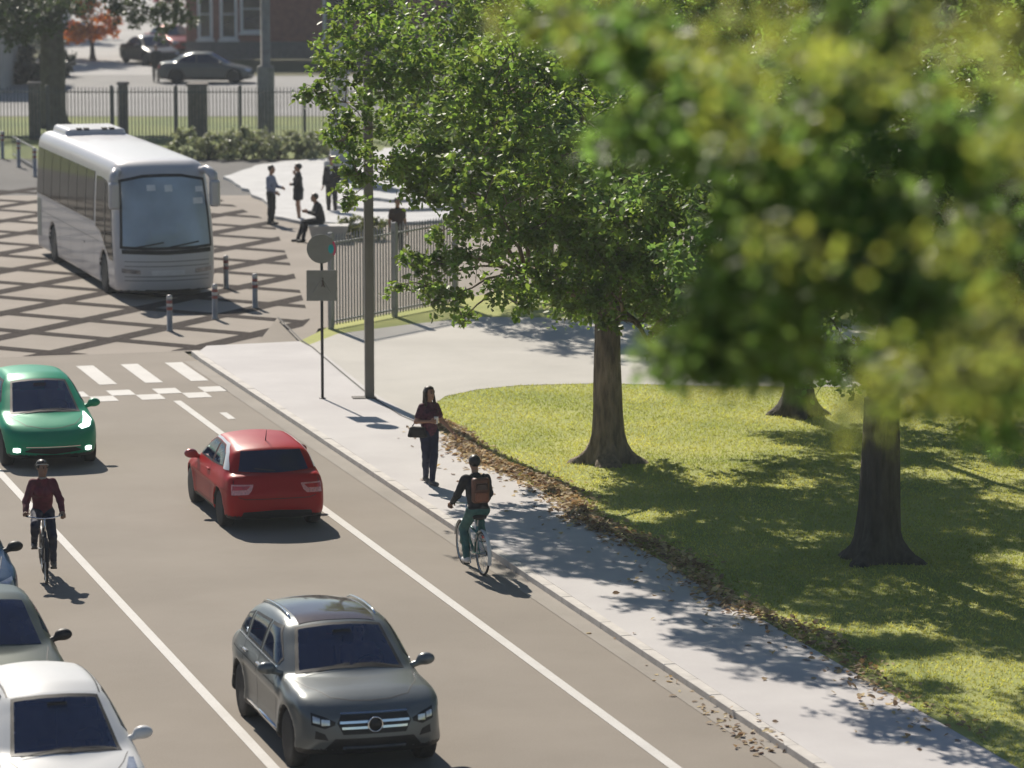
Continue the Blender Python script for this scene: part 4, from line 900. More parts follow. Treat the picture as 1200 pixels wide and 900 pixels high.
# ------------------------------------------------------------------ bicycles: x forward, origin on the ground under the bottom bracket
def bicycle(label, loc, rz, framem, fender, basket=False, group='bicycles'):
    t = thing('bicycle', label, 'bicycle', loc, rz, group); r = 0.345; xr, xf = -0.44, 0.62
    tm = MB()
    for x0 in (0,): tm.tube([(r*0.955*math.cos(a), 0, r*0.955*math.sin(a)) for a in np.linspace(0, 2*math.pi, 33)[:-1]], 0.019, 8, closed=True)
    td = tm.data('tyre', RUBBER, True)
    rm = MB(); rm.tube([(r*0.90*math.cos(a), 0, r*0.90*math.sin(a)) for a in np.linspace(0, 2*math.pi, 33)[:-1]], 0.013, 6, closed=True)
    for i in range(20):
        a = 2*math.pi*i/20; rm.tube([(0, 0.025*(-1)**i, 0), (r*0.90*math.cos(a), 0, r*0.90*math.sin(a))], 0.0022, 4)
    rm.tube([(0, -0.05, 0), (0, 0.05, 0)], 0.022, 8); rd = rm.data('rim', ALLOY)
    for x0 in (xr, xf):
        e = link('wheel', None, t, (x0, 0, r)); link('tyre', td, e); link('rim', rd, e)
    bb = Vector((0, 0, 0.29)); st_ = Vector((-0.16, 0, 0.74)); hd = Vector((0.46, 0, 0.76)); hl = Vector((0.49, 0, 0.62)); ra_ = Vector((xr, 0, r)); fa = Vector((xf, 0, r))
    m = MB(); m.tube([bb, st_], 0.019, 8); m.tube([st_ + (bb-st_)*0.25, hd - Vector((-0.006, 0, 0.05))], 0.019, 8); m.tube([bb, hl], 0.023, 8); m.tube([hd + (hd-hl)*0.2, hl], 0.024, 8)
    for sg in (1, -1): m.tube([bb + Vector((0, sg*0.03, 0)), ra_ + Vector((0, sg*0.055, 0))], 0.010, 6); m.tube([st_ + (bb-st_)*0.15, ra_ + Vector((0, sg*0.055, 0))], 0.009, 6)
    m.build('frame', framem, t, True)
    m = MB(); m.tube([hl, hl + Vector((0.012, 0, -0.06))], 0.024, 8)
    for sg in (1, -1): m.tube([hl + Vector((0.012, 0, -0.05)), hl + Vector((0.02, sg*0.05, -0.09)), Vector((0.57, sg*0.05, 0.45)), fa + Vector((0, sg*0.05, 0))], [0.014, 0.014, 0.012, 0.009], 6)
    m.build('fork', framem, t, True)
    m = MB(); hx = Vector((0.42, 0, 1.0)); m.tube([hd, hx], 0.014, 8)
    m.tube([hx + Vector((-0.12, 0.30, 0.03)), hx + Vector((0.0, 0.24, 0.03)), hx + Vector((0.05, 0.12, 0.01)), hx + Vector((0.04, 0, 0)), hx + Vector((0.05, -0.12, 0.01)), hx + Vector((0.0, -0.24, 0.03)), hx + Vector((-0.12, -0.30, 0.03))], 0.012, 8)
    hb_ = m.build('handlebar', CHROME, t, True)
    for sg in (1, -1):
        m = MB(); m.tube([hx + Vector((-0.02, sg*0.252, 0.03)), hx + Vector((-0.13, sg*0.305, 0.03))], 0.017, 8); m.build('grip', BLACK, hb_, True)
    m = MB(); m.tube([st_, Vector((-0.20, 0, 0.88))], 0.014, 8); m.build('seat_post', ALLOY, t)
    def sf(X, Y, Z):
        w_ = 0.085 - 0.26*np.clip(X + 0.20 - 0.08, 0, 0.26)
        return smin(np.sqrt(np.clip(np.abs(X + 0.20) - 0.09, 0, 9)**2 + np.clip(np.abs(Y) - np.clip(w_, 0.008, 1), 0, 9)**2 + (Z - 0.905)**2) - 0.030, np.sqrt((X + 0.29)**2*0.6 + (Y*0.55)**2 + (Z - 0.905)**2) - 0.045, 0.02)
    sv, sq = nets(sf, (-0.42, -0.16, 0.82), (0.06, 0.16, 1.0), 0.016); link('saddle', mesh('saddle', sv, sq, BLACK, True), t)
    m = MB(); m.lathe([(0.09, -0.004), (0.09, 0.004)], 20, 'y', org=(0, -0.06, 0.29)); m.lathe([(0.04, -0.004), (0.04, 0.004)], 12, 'y', org=(xr, -0.06, r))
    for dz in (0.088, -0.088): m.tube([(0, -0.06, 0.29 + dz), (xr, -0.06, r + dz*0.42)], 0.006, 4)
    m.build('chain', BLACK, t)
    pd = {}
    for s_, sg, a in (('L', 1, R(-100)), ('R', -1, R(80))):
        p = Vector((0.17*math.cos(a), sg*0.09, 0.29 + 0.17*math.sin(a))); pd[s_] = p
        m = MB(); m.tube([(0, sg*0.07, 0.29), (p.x, sg*0.075, p.z)], 0.011, 6); m.build('crank', ALLOY, t)
        m = MB(); m.box(p.x-0.045, p.x+0.045, sg*0.15-0.05, sg*0.15+0.05, p.z-0.012, p.z+0.012); m.build('pedal', BLACK, t)
    for x0, a0, a1 in ((xr, 20, 200), (xf, 10, 170)):
        m = MB(); v = []; f = []; n = 16
        for i in range(n):
            a = R(a0 + (a1-a0)*i/(n-1)); q = r + 0.035
            for o, dq in ((-0.032, -0.012), (0, 0.004), (0.032, -0.012)): v.append((x0 + (q+dq)*math.cos(a), o, r + (q+dq)*math.sin(a)))
        for i in range(n-1):
            for j in (0, 1): f.append((3*i+j, 3*i+j+1, 3*i+4+j, 3*i+3+j))
        m.add(v, f); m.build('mudguard', fender, t, True)
    m = MB(); m.box(-0.50, -0.47, -0.03, 0.03, 0.60, 0.65); m.build('rear_reflector', TAIL, t)
    if basket:
        m = MB()
        for zz, w_ in ((0.72, 0.13), (0.82, 0.145), (0.92, 0.16)): m.tube([(0.56, -w_, zz), (0.80, -w_, zz), (0.80, w_, zz), (0.56, w_, zz)], 0.006, 4, closed=True)
        m.build('lamp_bracket', CHROME, t)
    return t, pd
def ride(lean=0.12):
    J = stand(pelvis=(-0.20, 0, 1.02), waist=(-0.17, 0, 1.15), chest=(-0.12 + lean*0.1, 0, 1.36), neck=(-0.09 + lean*0.3, 0, 1.54), head=(-0.05 + lean*0.4, 0, 1.71),
              shL=(-0.09 + lean*0.2, 0.18, 1.48), shR=(-0.09 + lean*0.2, -0.18, 1.48), elL=(0.05, 0.265, 1.22), elR=(0.05, -0.265, 1.22), wrL=(0.26, 0.285, 1.065), wrR=(0.26, -0.285, 1.065),
              hpL=(-0.18, 0.09, 0.98), hpR=(-0.18, -0.09, 0.98), knL=(0.15, 0.13, 0.66), knR=(0.26, -0.14, 0.87), anL=(-0.06, 0.15, 0.235), anR=(0.00, -0.15, 0.555), toeL=(0.09, 0.155, 0.172), toeR=(0.15, -0.155, 0.50))
    return J
GRIP = dict(handL=dict(curl=0.95, thumb=(0, -1, 0.1), dir=(0.85, 0.1, -0.35)), handR=dict(curl=0.95, thumb=(0, 1, 0.1), dir=(0.85, -0.1, -0.35)))
STEELB = M('dark_frame', (0.03, 0.03, 0.04), 0.35, 0.5, coat=0.5); TEALF = M('teal_frame', (0.03, 0.16, 0.15), 0.35, 0.2, coat=0.7); WHITEP = M('white_enamel', (0.72, 0.72, 0.7), 0.35)
c1 = G(52, 675); hd1 = H_TO - R(6)
bicycle('dark city bicycle ridden by the cyclist in maroon jacket', c1, hd1, STEELB, BLACK)
cy1 = person('person', 'cyclist in maroon jacket riding towards the camera on the left lane line', ride(0.1), c1, hd1,
       dict(fem=True, top=MAROON, legs=NAVY, hair='bun', jacket=True, skin='dark', hem=0.04, look=(0.86, 0.5, 0), shoe=M('grey_shoe', (0.12, 0.11, 0.10), 0.6), **GRIP), 'people on the pavement and road')
k = MB()
hcw = ride(0.1)['head']
k.tube([tuple(hcw + A(-0.01 + 0.112*math.cos(a), 0.095*math.sin(a), 0.06 + 0.03*math.cos(a))) for a in np.linspace(0, 2*math.pi, 25)[:-1]], 0.007, 6, closed=True)
hbnd = k.build('headband', M('grey_band', (0.42, 0.41, 0.40), 0.7), cy1, True)
k = MB(); k.lathe([(0.055, 0), (0.062, 0.02), (0.058, 0.03)], 14, org=tuple(ride(0.1)['neck'] + A(0.03, 0, 0.015))); k.build('collar', M('scarf_grey', (0.3, 0.28, 0.27), 0.8), cy1, True)
c2 = G(556, 668); hd2 = H_AWAY + R(2)
bicycle('teal city bicycle with white rear mudguard ridden by the backpack wearer', c2, hd2, TEALF, WHITEP)
cy2 = person('person', 'cyclist in black jacket and teal trousers riding away from the camera', ride(0.14), c2, hd2,
       dict(top=BLACKC, legs=TEALC, hair='short', jacket=True, hem=0.02, look=(1, 0, 0), shoe=WHITEC, **GRIP), 'people on the pavement and road')
bpk = thing('backpack', 'brown leather backpack on the back of the black-jacketed cyclist', 'backpack', rel(cy2, (-0.325, 0, 1.34)), cy2.rotation_euler.z)
LBR = M('brown_leather', (0.14, 0.055, 0.03), 0.55, var=0.2, scale=12)
def bpf(X, Y, Z): return np.sqrt(np.clip(np.abs(X) - 0.03, 0, 9)**2 + np.clip(np.abs(Y) - 0.095, 0, 9)**2 + np.clip(np.abs(Z) - 0.155, 0, 9)**2) - 0.045
bv, bq = nets(bpf, (-0.12, -0.18, -0.24), (0.12, 0.18, 0.24), 0.02); link('pack_body', mesh('pack_body', bv, bq, LBR, True), bpk)
def bpf2(X, Y, Z): return np.sqrt(np.clip(np.abs(X + 0.075) - 0.01, 0, 9)**2 + np.clip(np.abs(Y) - 0.085, 0, 9)**2 + np.clip(np.abs(Z + 0.09) - 0.05, 0, 9)**2) - 0.025
bv, bq = nets(bpf2, (-0.14, -0.15, -0.2), (0.0, 0.15, 0.02), 0.014); link('front_pocket', mesh('front_pocket', bv, bq, M('brown_leather_red', (0.22, 0.075, 0.035), 0.5, var=0.15), True), bpk)
k = MB(); k.bevbox(-0.095, -0.06, -0.10, 0.10, 0.02, 0.12, 0.02); k.build('flap', M('brown_leather_dark', (0.07, 0.035, 0.025), 0.5), bpk)
for sg in (1, -1):
    k = MB(); k.tube([(0.05, sg*0.09, 0.16), (0.14, sg*0.10, 0.235), (0.29, sg*0.10, 0.17), (0.345, sg*0.11, 0.0), (0.24, sg*0.16, -0.12), (0.06, sg*0.09, -0.15)], 0.014, 6); k.build('strap', BLACK, bpk)

# driver
JD = stand(pelvis=(-0.06, 0, 0.66), waist=(-0.10, 0, 0.78), chest=(-0.16, 0, 0.98), neck=(-0.18, 0, 1.17), head=(-0.14, 0, 1.33), shL=(-0.17, 0.18, 1.10), shR=(-0.17, -0.18, 1.10),
           elL=(0.04, 0.25, 0.92), elR=(0.04, -0.22, 0.92), wrL=(0.32, 0.14, 1.02), wrR=(0.32, -0.12, 1.02), hpL=(-0.04, 0.09, 0.64), hpR=(-0.04, -0.09, 0.64), knL=(0.40, 0.13, 0.72), knR=(0.40, -0.11, 0.72),
           anL=(0.60, 0.12, 0.44), anR=(0.62, -0.10, 0.44), toeL=(0.75, 0.12, 0.40), toeR=(0.77, -0.10, 0.40))
dl = Matrix.Translation(suv_loc) @ Matrix.Rotation(H_TO, 4, 'Z') @ Vector((0.06, 0.37, 0))
person('person', 'driver seen through the windshield of the grey green SUV', JD, dl, H_TO,
       dict(top=M('tan_shirt', (0.30, 0.17, 0.13), 0.8), legs=CHARC, hair='short', sleeve='short', handL=dict(curl=0.9, thumb=(0, -1, 0.3)), handR=dict(curl=0.9, thumb=(0, 1, 0.3))), h=0.02)

# plaza group
PG = 'people standing and sitting on the plaza'
hh = 0.021
person('person', 'man in pale blue shirt gesturing on the plaza, leftmost of the group', stand(elL=(0.06, 0.24, 1.14), wrL=(0.28, 0.16, 1.10), elR=(0.02, -0.25, 1.13), wrR=(0.24, -0.22, 1.0), head=(0.03, 0, 1.64)), G(318, 263), R(-22),
       dict(top=PALEB, legs=BLACKC, handL=dict(curl=0.3, thumb=(0, 0, 1)), handR=dict(curl=0.3, thumb=(0, 0, 1))), PG, hh)
person('person', 'woman in a black dress standing on the plaza with one arm raised', stand(elR=(0.05, -0.27, 1.2), wrR=(0.12, -0.20, 1.40), elL=(0.08, 0.24, 1.14), wrL=(0.20, 0.10, 1.12), head=(0.02, 0, 1.60)), G(350, 259), R(175),
       dict(fem=True, top=BLACKC, legs=BLACKC, skirt=0.0, hair='bun', handL=dict(curl=0.4, thumb=(0, 0, 1)), handR=dict(curl=0.4, thumb=(1, 0, 0))), PG, hh)
person('person', 'man in dark suit and white shirt standing behind the stone planter', stand(head=(0.03, 0, 1.66), chest=(0, 0, 1.30)), G(389, 250), R(-95),
       dict(top=CHARC, legs=CHARC, jacket=True, hem=0.16, shirt=WHITEC, build=1.06), PG, hh)
JS = stand(pelvis=(-0.02, 0, 0.62), waist=(-0.01, 0, 0.74), chest=(0.05, 0, 0.94), neck=(0.09, 0, 1.11), head=(0.16, 0, 1.25), shL=(0.06, 0.18, 1.05), shR=(0.06, -0.18, 1.05), elL=(0.16, 0.23, 0.80), elR=(0.16, -0.23, 0.80),
           wrL=(0.36, 0.08, 0.86), wrR=(0.36, -0.06, 0.86), hpL=(0.02, 0.09, 0.60), hpR=(0.02, -0.09, 0.60), knL=(0.44, 0.14, 0.58), knR=(0.44, -0.12, 0.56), anL=(0.52, 0.13, 0.10), anR=(0.62, -0.12, 0.10), toeL=(0.68, 0.14, 0.035), toeR=(0.78, -0.13, 0.035))
SEATP = G(375, 283)
person('person', 'man in dark clothes sitting on the edge of the stone planter', JS, SEATP, R(-165),
       dict(top=CHARC, legs=BLACKC, jacket=True, hem=0.02, look=(1, 0.1, 0), handL=dict(curl=0.5, thumb=(0, 0, 1)), handR=dict(curl=0.5, thumb=(0, 0, 1))), PG, hh)
person('person', 'person in brown top standing behind the near railing', stand(), G(466, 306), R(-70),
       dict(top=BROWNC, legs=BLACKC, hem=0.10, sleeve='short'), PG, hh)

# ------------------------------------------------------------------ ground, road, plaza
ASPH = layered('asphalt', (0.232, 0.200, 0.165), (0.275, 0.238, 0.198), 0.35, (0.34, 0.30, 0.255), 45, 0.42, 0.85, 0.25, 90)
CONC = layered('pavement_concrete', (0.525, 0.50, 0.495), (0.605, 0.58, 0.57), 0.5, (0.42, 0.40, 0.38), 30, 0.18, 0.85, 0.2, 60)
PATHM = layered('path_concrete', (0.47, 0.45, 0.41), (0.56, 0.535, 0.49), 0.35, (0.40, 0.37, 0.32), 20, 0.25, 0.85, 0.2, 60)
PLAZ = layered('plaza_paving', (0.245, 0.208, 0.172), (0.295, 0.252, 0.21), 0.4, (0.22, 0.19, 0.16), 30, 0.25, 0.8, 0.3, 40)
SETT = layered('dark_setts', (0.030, 0.023, 0.020), (0.055, 0.044, 0.040), 6.0, (0.10, 0.085, 0.078), 14, 0.5, 0.95, 0.5, 20, spec=0.08)
DARKA = layered('tree_shade_asphalt', (0.085, 0.082, 0.08), (0.12, 0.115, 0.11), 0.3, (0.15, 0.145, 0.14), 30, 0.3)  # dark tone has the tree shade of the back band painted in
LAWN = layered('lawn_soil_grass', (0.26, 0.31, 0.09), (0.46, 0.47, 0.16), 0.30, (0.48, 0.45, 0.17), 9, 0.35, 0.95, 0.6, 30)
EARTH = layered('earth', (0.07, 0.08, 0.035), (0.12, 0.11, 0.05), 0.2, (0.09, 0.08, 0.05), 8, 0.4, 0.95, 0.4, 20)
PAINT = layered('road_paint', (0.56, 0.54, 0.51), (0.64, 0.62, 0.59), 1.2, (0.45, 0.42, 0.38), 34, 0.35, 0.7, 0.2, 60, 0.3, 0.6)
PAINTW = layered('worn_road_paint', (0.50, 0.475, 0.44), (0.60, 0.575, 0.54), 1.2, (0.36, 0.33, 0.29), 30, 0.5, 0.7, 0.2, 60, 0.3, 0.6)

poly('ground', [(-500, -80), (500, -80), (500, 1200), (-500, 1200)], EARTH, -0.05)
poly('road', [ST(-10, 2), ST(84.85, 2), ST(84.85, 16.45), ST(-10, 16.45)], ASPH, 0.0)
pts = [ST(84.85, -24), ST(84.85, 19.35), ST(88.0, 20.3), (-4.0, 90.6), (-2.0, 94.0), (6, 108), (40, 120), (40, 124), (-60, 124), (-60, 80)]
plaza = poly('plaza', pts, PLAZ, 0.002)
# diagonal bands of dark setts
def clip(P, C):
    for i in range(len(C)):
        a, b = C[i], C[(i+1) % len(C)]; out = []
        ins = lambda p: (b[0]-a[0])*(p[1]-a[1]) - (b[1]-a[1])*(p[0]-a[0]) >= 0
        for j in range(len(P)):
            p, q = P[j-1], P[j]
            if ins(p) != ins(q):
                d1 = (b[0]-a[0])*(p[1]-a[1]) - (b[1]-a[1])*(p[0]-a[0]); d2 = (b[0]-a[0])*(q[1]-a[1]) - (b[1]-a[1])*(q[0]-a[0]); t = d1/(d1-d2)
                out.append((p[0]+(q[0]-p[0])*t, p[1]+(q[1]-p[1])*t))
            if ins(q): out.append(q)
        P = out
        if not P: return P
    return P
CL = [(85.0, -16), (127, -16), (127, 18), (124, 24.6), (112, 24.6), (99, 22.2), (90, 20.6), (86.5, 19.3), (85.0, 17.2)]
CL = CL[::-1] if sum(CL[i-1][0]*CL[i][1]-CL[i][0]*CL[i-1][1] for i in range(len(CL))) < 0 else CL
o0 = (87.3, 15.25); per = 3.36
for fam, (ds, dt) in enumerate(((1.88, 1.68), (-1.88, 1.68))):
    ln = math.hypot(ds, dt); d = (ds/ln, dt/ln); n = (-d[1], d[0]); w = (0.29 if fam == 0 else 0.25)
    for i in range(-14, 22):
        c = (o0[0] + i*2*1.88, o0[1])
        q = [(c[0]+d[0]*a+n[0]*b, c[1]+d[1]*a+n[1]*b) for a, b in ((-70, -w), (70, -w), (70, w), (-70, w))]
        q = clip(q, CL)
        if len(q) > 2:
            v = [ST(p[0], p[1], 0.006 + 0.003*fam) for p in q]
            a = sum(v[j-1].x*v[j].y - v[j].x*v[j-1].y for j in range(len(v)))
            if a < 0: v.reverse()
            link('paving_band', mesh('paving_band', v, [tuple(range(len(v)))], SETT), plaza)
# wedge of lighter paving by the kerb end
poly('paving_wedge', [G(325, 373), G(352, 404), G(343, 409), G(300, 405)], ASPH, 0.012)

# markings
marks = []
def mark(name, s0, s1, t0, t1, mat, label, cat='road marking', group=None, sk=0.0):
    v = [ST(s0, t0, 0.006), ST(s1, t0, 0.006), ST(s1, t1, 0.006), ST(s0, t1, 0.006)]
    a = sum(v[j-1].x*v[j].y - v[j].x*v[j-1].y for j in range(4))
    if a < 0: v.reverse()
    o = link(name, mesh(name, v, [(0, 1, 2, 3)], mat)); o['kind'] = 'structure'; return o
mark('lane_line', 20, 84.0, 9.92, 10.07, PAINT, '')
mark('lane_line', 20, 77.35, 14.76, 14.92, PAINT, '')
for j in range(-5, 3): mark('crossing_stripe', 80.1, 83.1, 13.70 + j*0.99, 14.08 + j*0.99, PAINT, '')
for j in range(-4, 3):
    mark('stop_dash', 78.44, 79.2, 13.68 + j*0.98, 14.18 + j*0.98, PAINT, ''); mark('stop_dash', 77.68, 78.42, 13.19 + j*0.98, 13.69 + j*0.98, PAINT, '')
mark('edge_mark', 74.6, 75.5, 15.35, 15.5, PAINT, '')

# kerb, gutter, pavement, path, lawn
mark('gutter', -5, 83.2, 16.12, 16.45, layered('gutter_concrete', (0.30, 0.27, 0.235), (0.36, 0.325, 0.285), 0.8, (0.26, 0.235, 0.2), 40, 0.3), '')
kerb = link('kerb', None); kerb['kind'] = 'structure'
KM = M('kerb_stone', (0.56, 0.525, 0.485), 0.8, var=0.12, scale=4, bump=0.2)
k = MB(); k.bevbox(0, 0.993, 0, 0.17, -0.04, KZ + 0.004, 0.008); kd = k.data('kerb_stone', KM)
for i in range(42):
    s = 42.0 + i
    o = link('kerb_stone', kd, kerb, ST(s, 16.62, random.uniform(-0.004, 0.003)), H_AWAY + random.uniform(-0.002, 0.002))
    if s > 82: o.rotation_euler = (0, -0.03, H_AWAY)
pv = slab('pavement', [ST(-5, 16.62), ST(84.0, 16.62), ST(84.95, 17.0), ST(85.15, 19.2), ST(83.0, 19.25), ST(76.9, 18.86), ST(60, 18.82), ST(-5, 18.82)], -0.04, KZ, CONC); pv['kind'] = 'structure'
lw = slab('lawn', [ST(-5, 18.82), ST(76.9, 18.86), ST(83, 19.25), ST(85.2, 19.2), (-4.2, 90.4), (-1.8, 94.3), (6, 108), (60, 118), (60, 0)], -0.04, KZ - 0.012, LAWN); lw['kind'] = 'structure'
pp = [(362, 404), (435, 464), (470, 486), (497, 490), (508, 474), (522, 464), (560, 456), (610, 451), (700, 449), (860, 452), (1000, 453), (1300, 456), (1300, 384), (900, 380), (640, 372), (560, 371), (470, 381), (395, 391)]
pa = poly('park_path', [G(a, b, KZ) for a, b in pp], PATHM, KZ - 0.004)
# joint along the pavement's back edge
k = MB(); pts = [G(a, b, KZ) for a, b in ((326, 372), (352, 398), (366, 407), (400, 436), (435, 465), (470, 487), (500, 500))]
for a, b in zip(pts, pts[1:]):
    n = Vector((-(b-a).y, (b-a).x, 0)).normalized()*0.022; z = Vector((0, 0, 0.006)); k.add([a-n+z, b-n+z, b+n+z, a+n+z], [(0, 1, 2, 3)])
jo = k.build('pavement_joint', M('joint_tar', (0.05, 0.045, 0.04), 0.8)); jo['kind'] = 'structure'
# back band with tree shade painted in as dark asphalt, far lawn, far street
poly('back_shade_band', [(-90, 124), (40, 124), (40, 138), (-90, 138)], DARKA, -0.002)
poly('far_verge', [(-90, 138.1), (60, 138.1), (60, 159), (-90, 159)], layered('verge_grass', (0.10, 0.15, 0.03), (0.19, 0.22, 0.045), 0.25, (0.24, 0.25, 0.06), 5, 0.4), -0.004)
poly('far_street', [(-90, 159.2), (60, 159.2), (60, 186), (-90, 186)], layered('far_asphalt', (0.24, 0.235, 0.23), (0.30, 0.295, 0.29), 0.2, (0.34, 0.33, 0.33), 10, 0.3), -0.002)
poly('side_street', [(-23.5, 186.2), (-14.8, 186.2), (-22.0, 330), (-36, 330)], layered('side_asphalt', (0.34, 0.33, 0.325), (0.42, 0.41, 0.40), 0.2, (0.45, 0.44, 0.43), 10, 0.3), -0.002)

# ------------------------------------------------------------------ bollards
BG_ = M('bollard_grey', (0.34, 0.33, 0.33), 0.5, 0.3, var=0.1); BR = M('bollard_red_band', (0.30, 0.075, 0.055), 0.5, var=0.15); BW = M('bollard_white_band', (0.62, 0.60, 0.58), 0.5)
def bollard(label, p, group, hgt=0.86):
    t = thing('bollard', label, 'bollard', p, 0, group)
    k = MB(); k.lathe([(0.085, 0), (0.085, 0.02), (0.066, 0.03), (0.066, hgt-0.03), (0.055, hgt-0.01), (0.02, hgt), (0.001, hgt)], 14); k.build('post', BG_, t, True)
    for z0, m_, nm in ((hgt-0.09, BW, 'white_band'), (hgt-0.20, BR, 'red_band'), (hgt-0.26, BW, 'white_band'), (hgt-0.36, BR, 'red_band')):
        k = MB(); k.lathe([(0.0685, z0), (0.0685, z0 + 0.075 - (0.02 if m_ is BW else 0))], 14); k.build(nm, m_, t, True)
    return t
GB = 'grey bollards with red bands on the plaza'
bollard('striped bollard standing alone in front of the coach, nearest the crossing', G(199, 388), GB)
bollard('striped bollard at the right front corner of the coach', G(252, 374), GB)
bollard('striped bollard right of the coach, the farthest of the four', G(265, 338), GB)
bollard('striped bollard right of the coach, the rightmost of the four', G(299, 361), GB)
GB2 = 'striped bollards along the far road on the left'
for lab, p in (('striped bollard far left, nearest the picture edge', (3, 186)), ('middle striped bollard of the far left three', (22, 196)), ('striped bollard just left of the coach', (41, 207))):
    bollard(lab, G(*p), GB2, 1.0)
rl = thing('low_railing', 'thin low railing between the far left bollards', 'railing', G(22, 193))
P0, P1 = G(6, 185), G(38, 204); org = Vector(rl.location)
for z in (0.75, 0.12):
    k = MB(); k.tube([P0 - org + Vector((0.25, 0.3, z)), P1 - org + Vector((0.25, 0.3, z))], 0.025, 6); k.build('rail', M('railing_grey', (0.16, 0.165, 0.17), 0.5, 0.4), rl)
k = MB(); k.tube([(0, 0, 0), (0, 0, 0.75)], 0.012, 5); bd = k.data('baluster', MATS['railing_grey'])
for i in range(14): link('baluster', bd, rl, P0 - org + (P1-P0)*(i/13) + Vector((0.25, 0.3, 0)))

# ------------------------------------------------------------------ sign post and lamp column
SG = M('sign_grey', (0.24, 0.235, 0.22), 0.55, 0.1, var=0.06)
sp_ = G(378, 467, KZ); sg_ = thing('sign_post', 'thin dark post with a round and a square grey sign', 'sign', sp_, 0)
k = MB(); k.tube([(0, 0, -0.02), (0, 0, 3.15)], 0.03, 8); k.lathe([(0.07, 0), (0.07, 0.012), (0.035, 0.02)], 12); k.build('post', M('dark_post', (0.03, 0.03, 0.032), 0.5, 0.5), sg_, True)
k = MB(); k.lathe([(0.29, -0.012), (0.30, -0.008), (0.30, 0.008), (0.29, 0.012)], 40, 'y', org=(0, -0.055, 3.10)); disc = k.build('round_sign', SG, sg_)
k = MB(); k.add([(0.057*math.cos(2*math.pi*i/20) + 0.195, -0.0705, 0.093*math.sin(2*math.pi*i/20) + 3.10) for i in range(20)], [tuple(range(20))])
k.build('teal_spot', M('teal_print', (0.0, 0.36, 0.40), 0.5, emit=None), disc)
k = MB(); n = 14; v = []
for i in range(n):
    a = R(-28 + 60*i/(n-1))
    v += [(0.262*math.cos(a), -0.0715, 3.10+0.262*math.sin(a)), (0.297*math.cos(a), -0.0715, 3.10+0.297*math.sin(a))]
k.add(v, [(2*i, 2*i+1, 2*i+3, 2*i+2) for i in range(n-1)]); k.build('pink_edge', M('pink_print', (0.65, 0.06, 0.16), 0.5), disc)
k = MB(); k.bevbox(-0.31, 0.31, -0.068, -0.045, 2.03, 2.66, 0.006); sq_ = k.build('square_sign', SG, sg_)
FM = M('sign_faint', (0.27, 0.265, 0.255), 0.55); FD = M('sign_figure', (0.06, 0.035, 0.03), 0.6)
k = MB()
for a, b in (((-0.19, 2.18), (0.0, 2.50)), ((0.0, 2.50), (0.19, 2.18))):
    k.tube([(a[0], -0.07, a[1]), (b[0], -0.07, b[1])], 0.011, 4)
k.build('triangle_outline', FM, sq_)
k = MB(); k.tube([(0.02, -0.071, 2.46), (0.03, -0.071, 2.38), (0.0, -0.071, 2.32)], [0.02, 0.022, 0.01], 5); k.tube([(0.03, -0.071, 2.38), (0.06, -0.071, 2.31)], 0.012, 5); k.add([(0.02 + 0.022*math.cos(2*math.pi*i/10), -0.074, 2.49 + 0.022*math.sin(2*math.pi*i/10)) for i in range(10)], [tuple(range(10))]); k.build('figure', FD, sq_)

lp = thing('lamp_column', 'tall square grey lamp column at the back of the pavement', 'lamp post', G(433, 466, KZ), R(8))
PM = M('column_grey', (0.17, 0.155, 0.14), 0.6, 0.2, var=0.12, scale=2)
k = MB(); k.bevbox(-0.093, 0.093, -0.093, 0.093, 0, 11.0, 0.012); k.build('column', PM, lp)
k = MB(); k.bevbox(-0.36, 0.14, -0.16, 0.16, -0.02, 0.018, 0.01); k.build('base_plate', M('base_dark', (0.06, 0.045, 0.038), 0.7), lp)
k = MB(); k.tube([(0, 0, 10.8), (-1.4, -0.2, 11.1)], 0.05, 8); k.bevbox(-2.1, -1.3, -0.32, -0.06, 11.05, 11.17, 0.03); k.build('lamp_head', PM, lp)

# ------------------------------------------------------------------ railings
IRON = M('iron_paint', (0.30, 0.30, 0.305), 0.5, 0.3, var=0.1); IROND = M('dark_iron', (0.11, 0.11, 0.115), 0.5, 0.3, var=0.1)
def iron_fence(label, a, b, hgt, gap, posts, mat, z0, bar=0.014):
    a = Vector((a[0], a[1], z0)); b = Vector((b[0], b[1], z0)); d = (b - a); L = d.length; rz = math.atan2(d.y, d.x)
    t = thing('iron_fence', label, 'fence', a, rz)
    k = MB(); k.box(-bar, bar, -bar, bar, 0.06, hgt); k.add([(-bar, -bar, hgt), (bar, -bar, hgt), (bar, bar, hgt), (-bar, bar, hgt), (0, 0, hgt + 0.08)], [(0, 1, 4), (1, 2, 4), (2, 3, 4), (3, 0, 4)]); bd = k.data('bar', mat)
    n = int(L / gap)
    for i in range(1, n): link('bar', bd, t, (i*gap, 0, 0))
    for z in (0.16, hgt - 0.14):
        k = MB(); k.box(0, L, -0.022, 0.022, z - 0.02, z + 0.02); k.build('rail', mat, t)
    k = MB(); k.bevbox(-0.06, 0.06, -0.06, 0.06, -0.02, hgt + 0.12, 0.02); pd = k.data('post', mat)
    for x in posts: link('post', pd, t, (x, 0, 0))
    return t
fa, fb = G(388, 385, KZ), G(480, 367, KZ); fd_ = (fb - fa).normalized()
iron_fence('grey iron railing beside the path behind the lamp column', fa, fa + fd_*5.5, 2.15, 0.125, (0, 2.75, 5.5), IRON, KZ)
iron_fence('long dark iron fence in front of the far lawn', (-23.0, 146.3), (3.0, 146.3), 2.0, 0.135, [0.4 + 2.45*i for i in range(11)], IROND, 0.0, 0.016)
BRK = M('pier_stone', (0.24, 0.205, 0.175), 0.85, var=0.25, scale=5, bump=0.4)
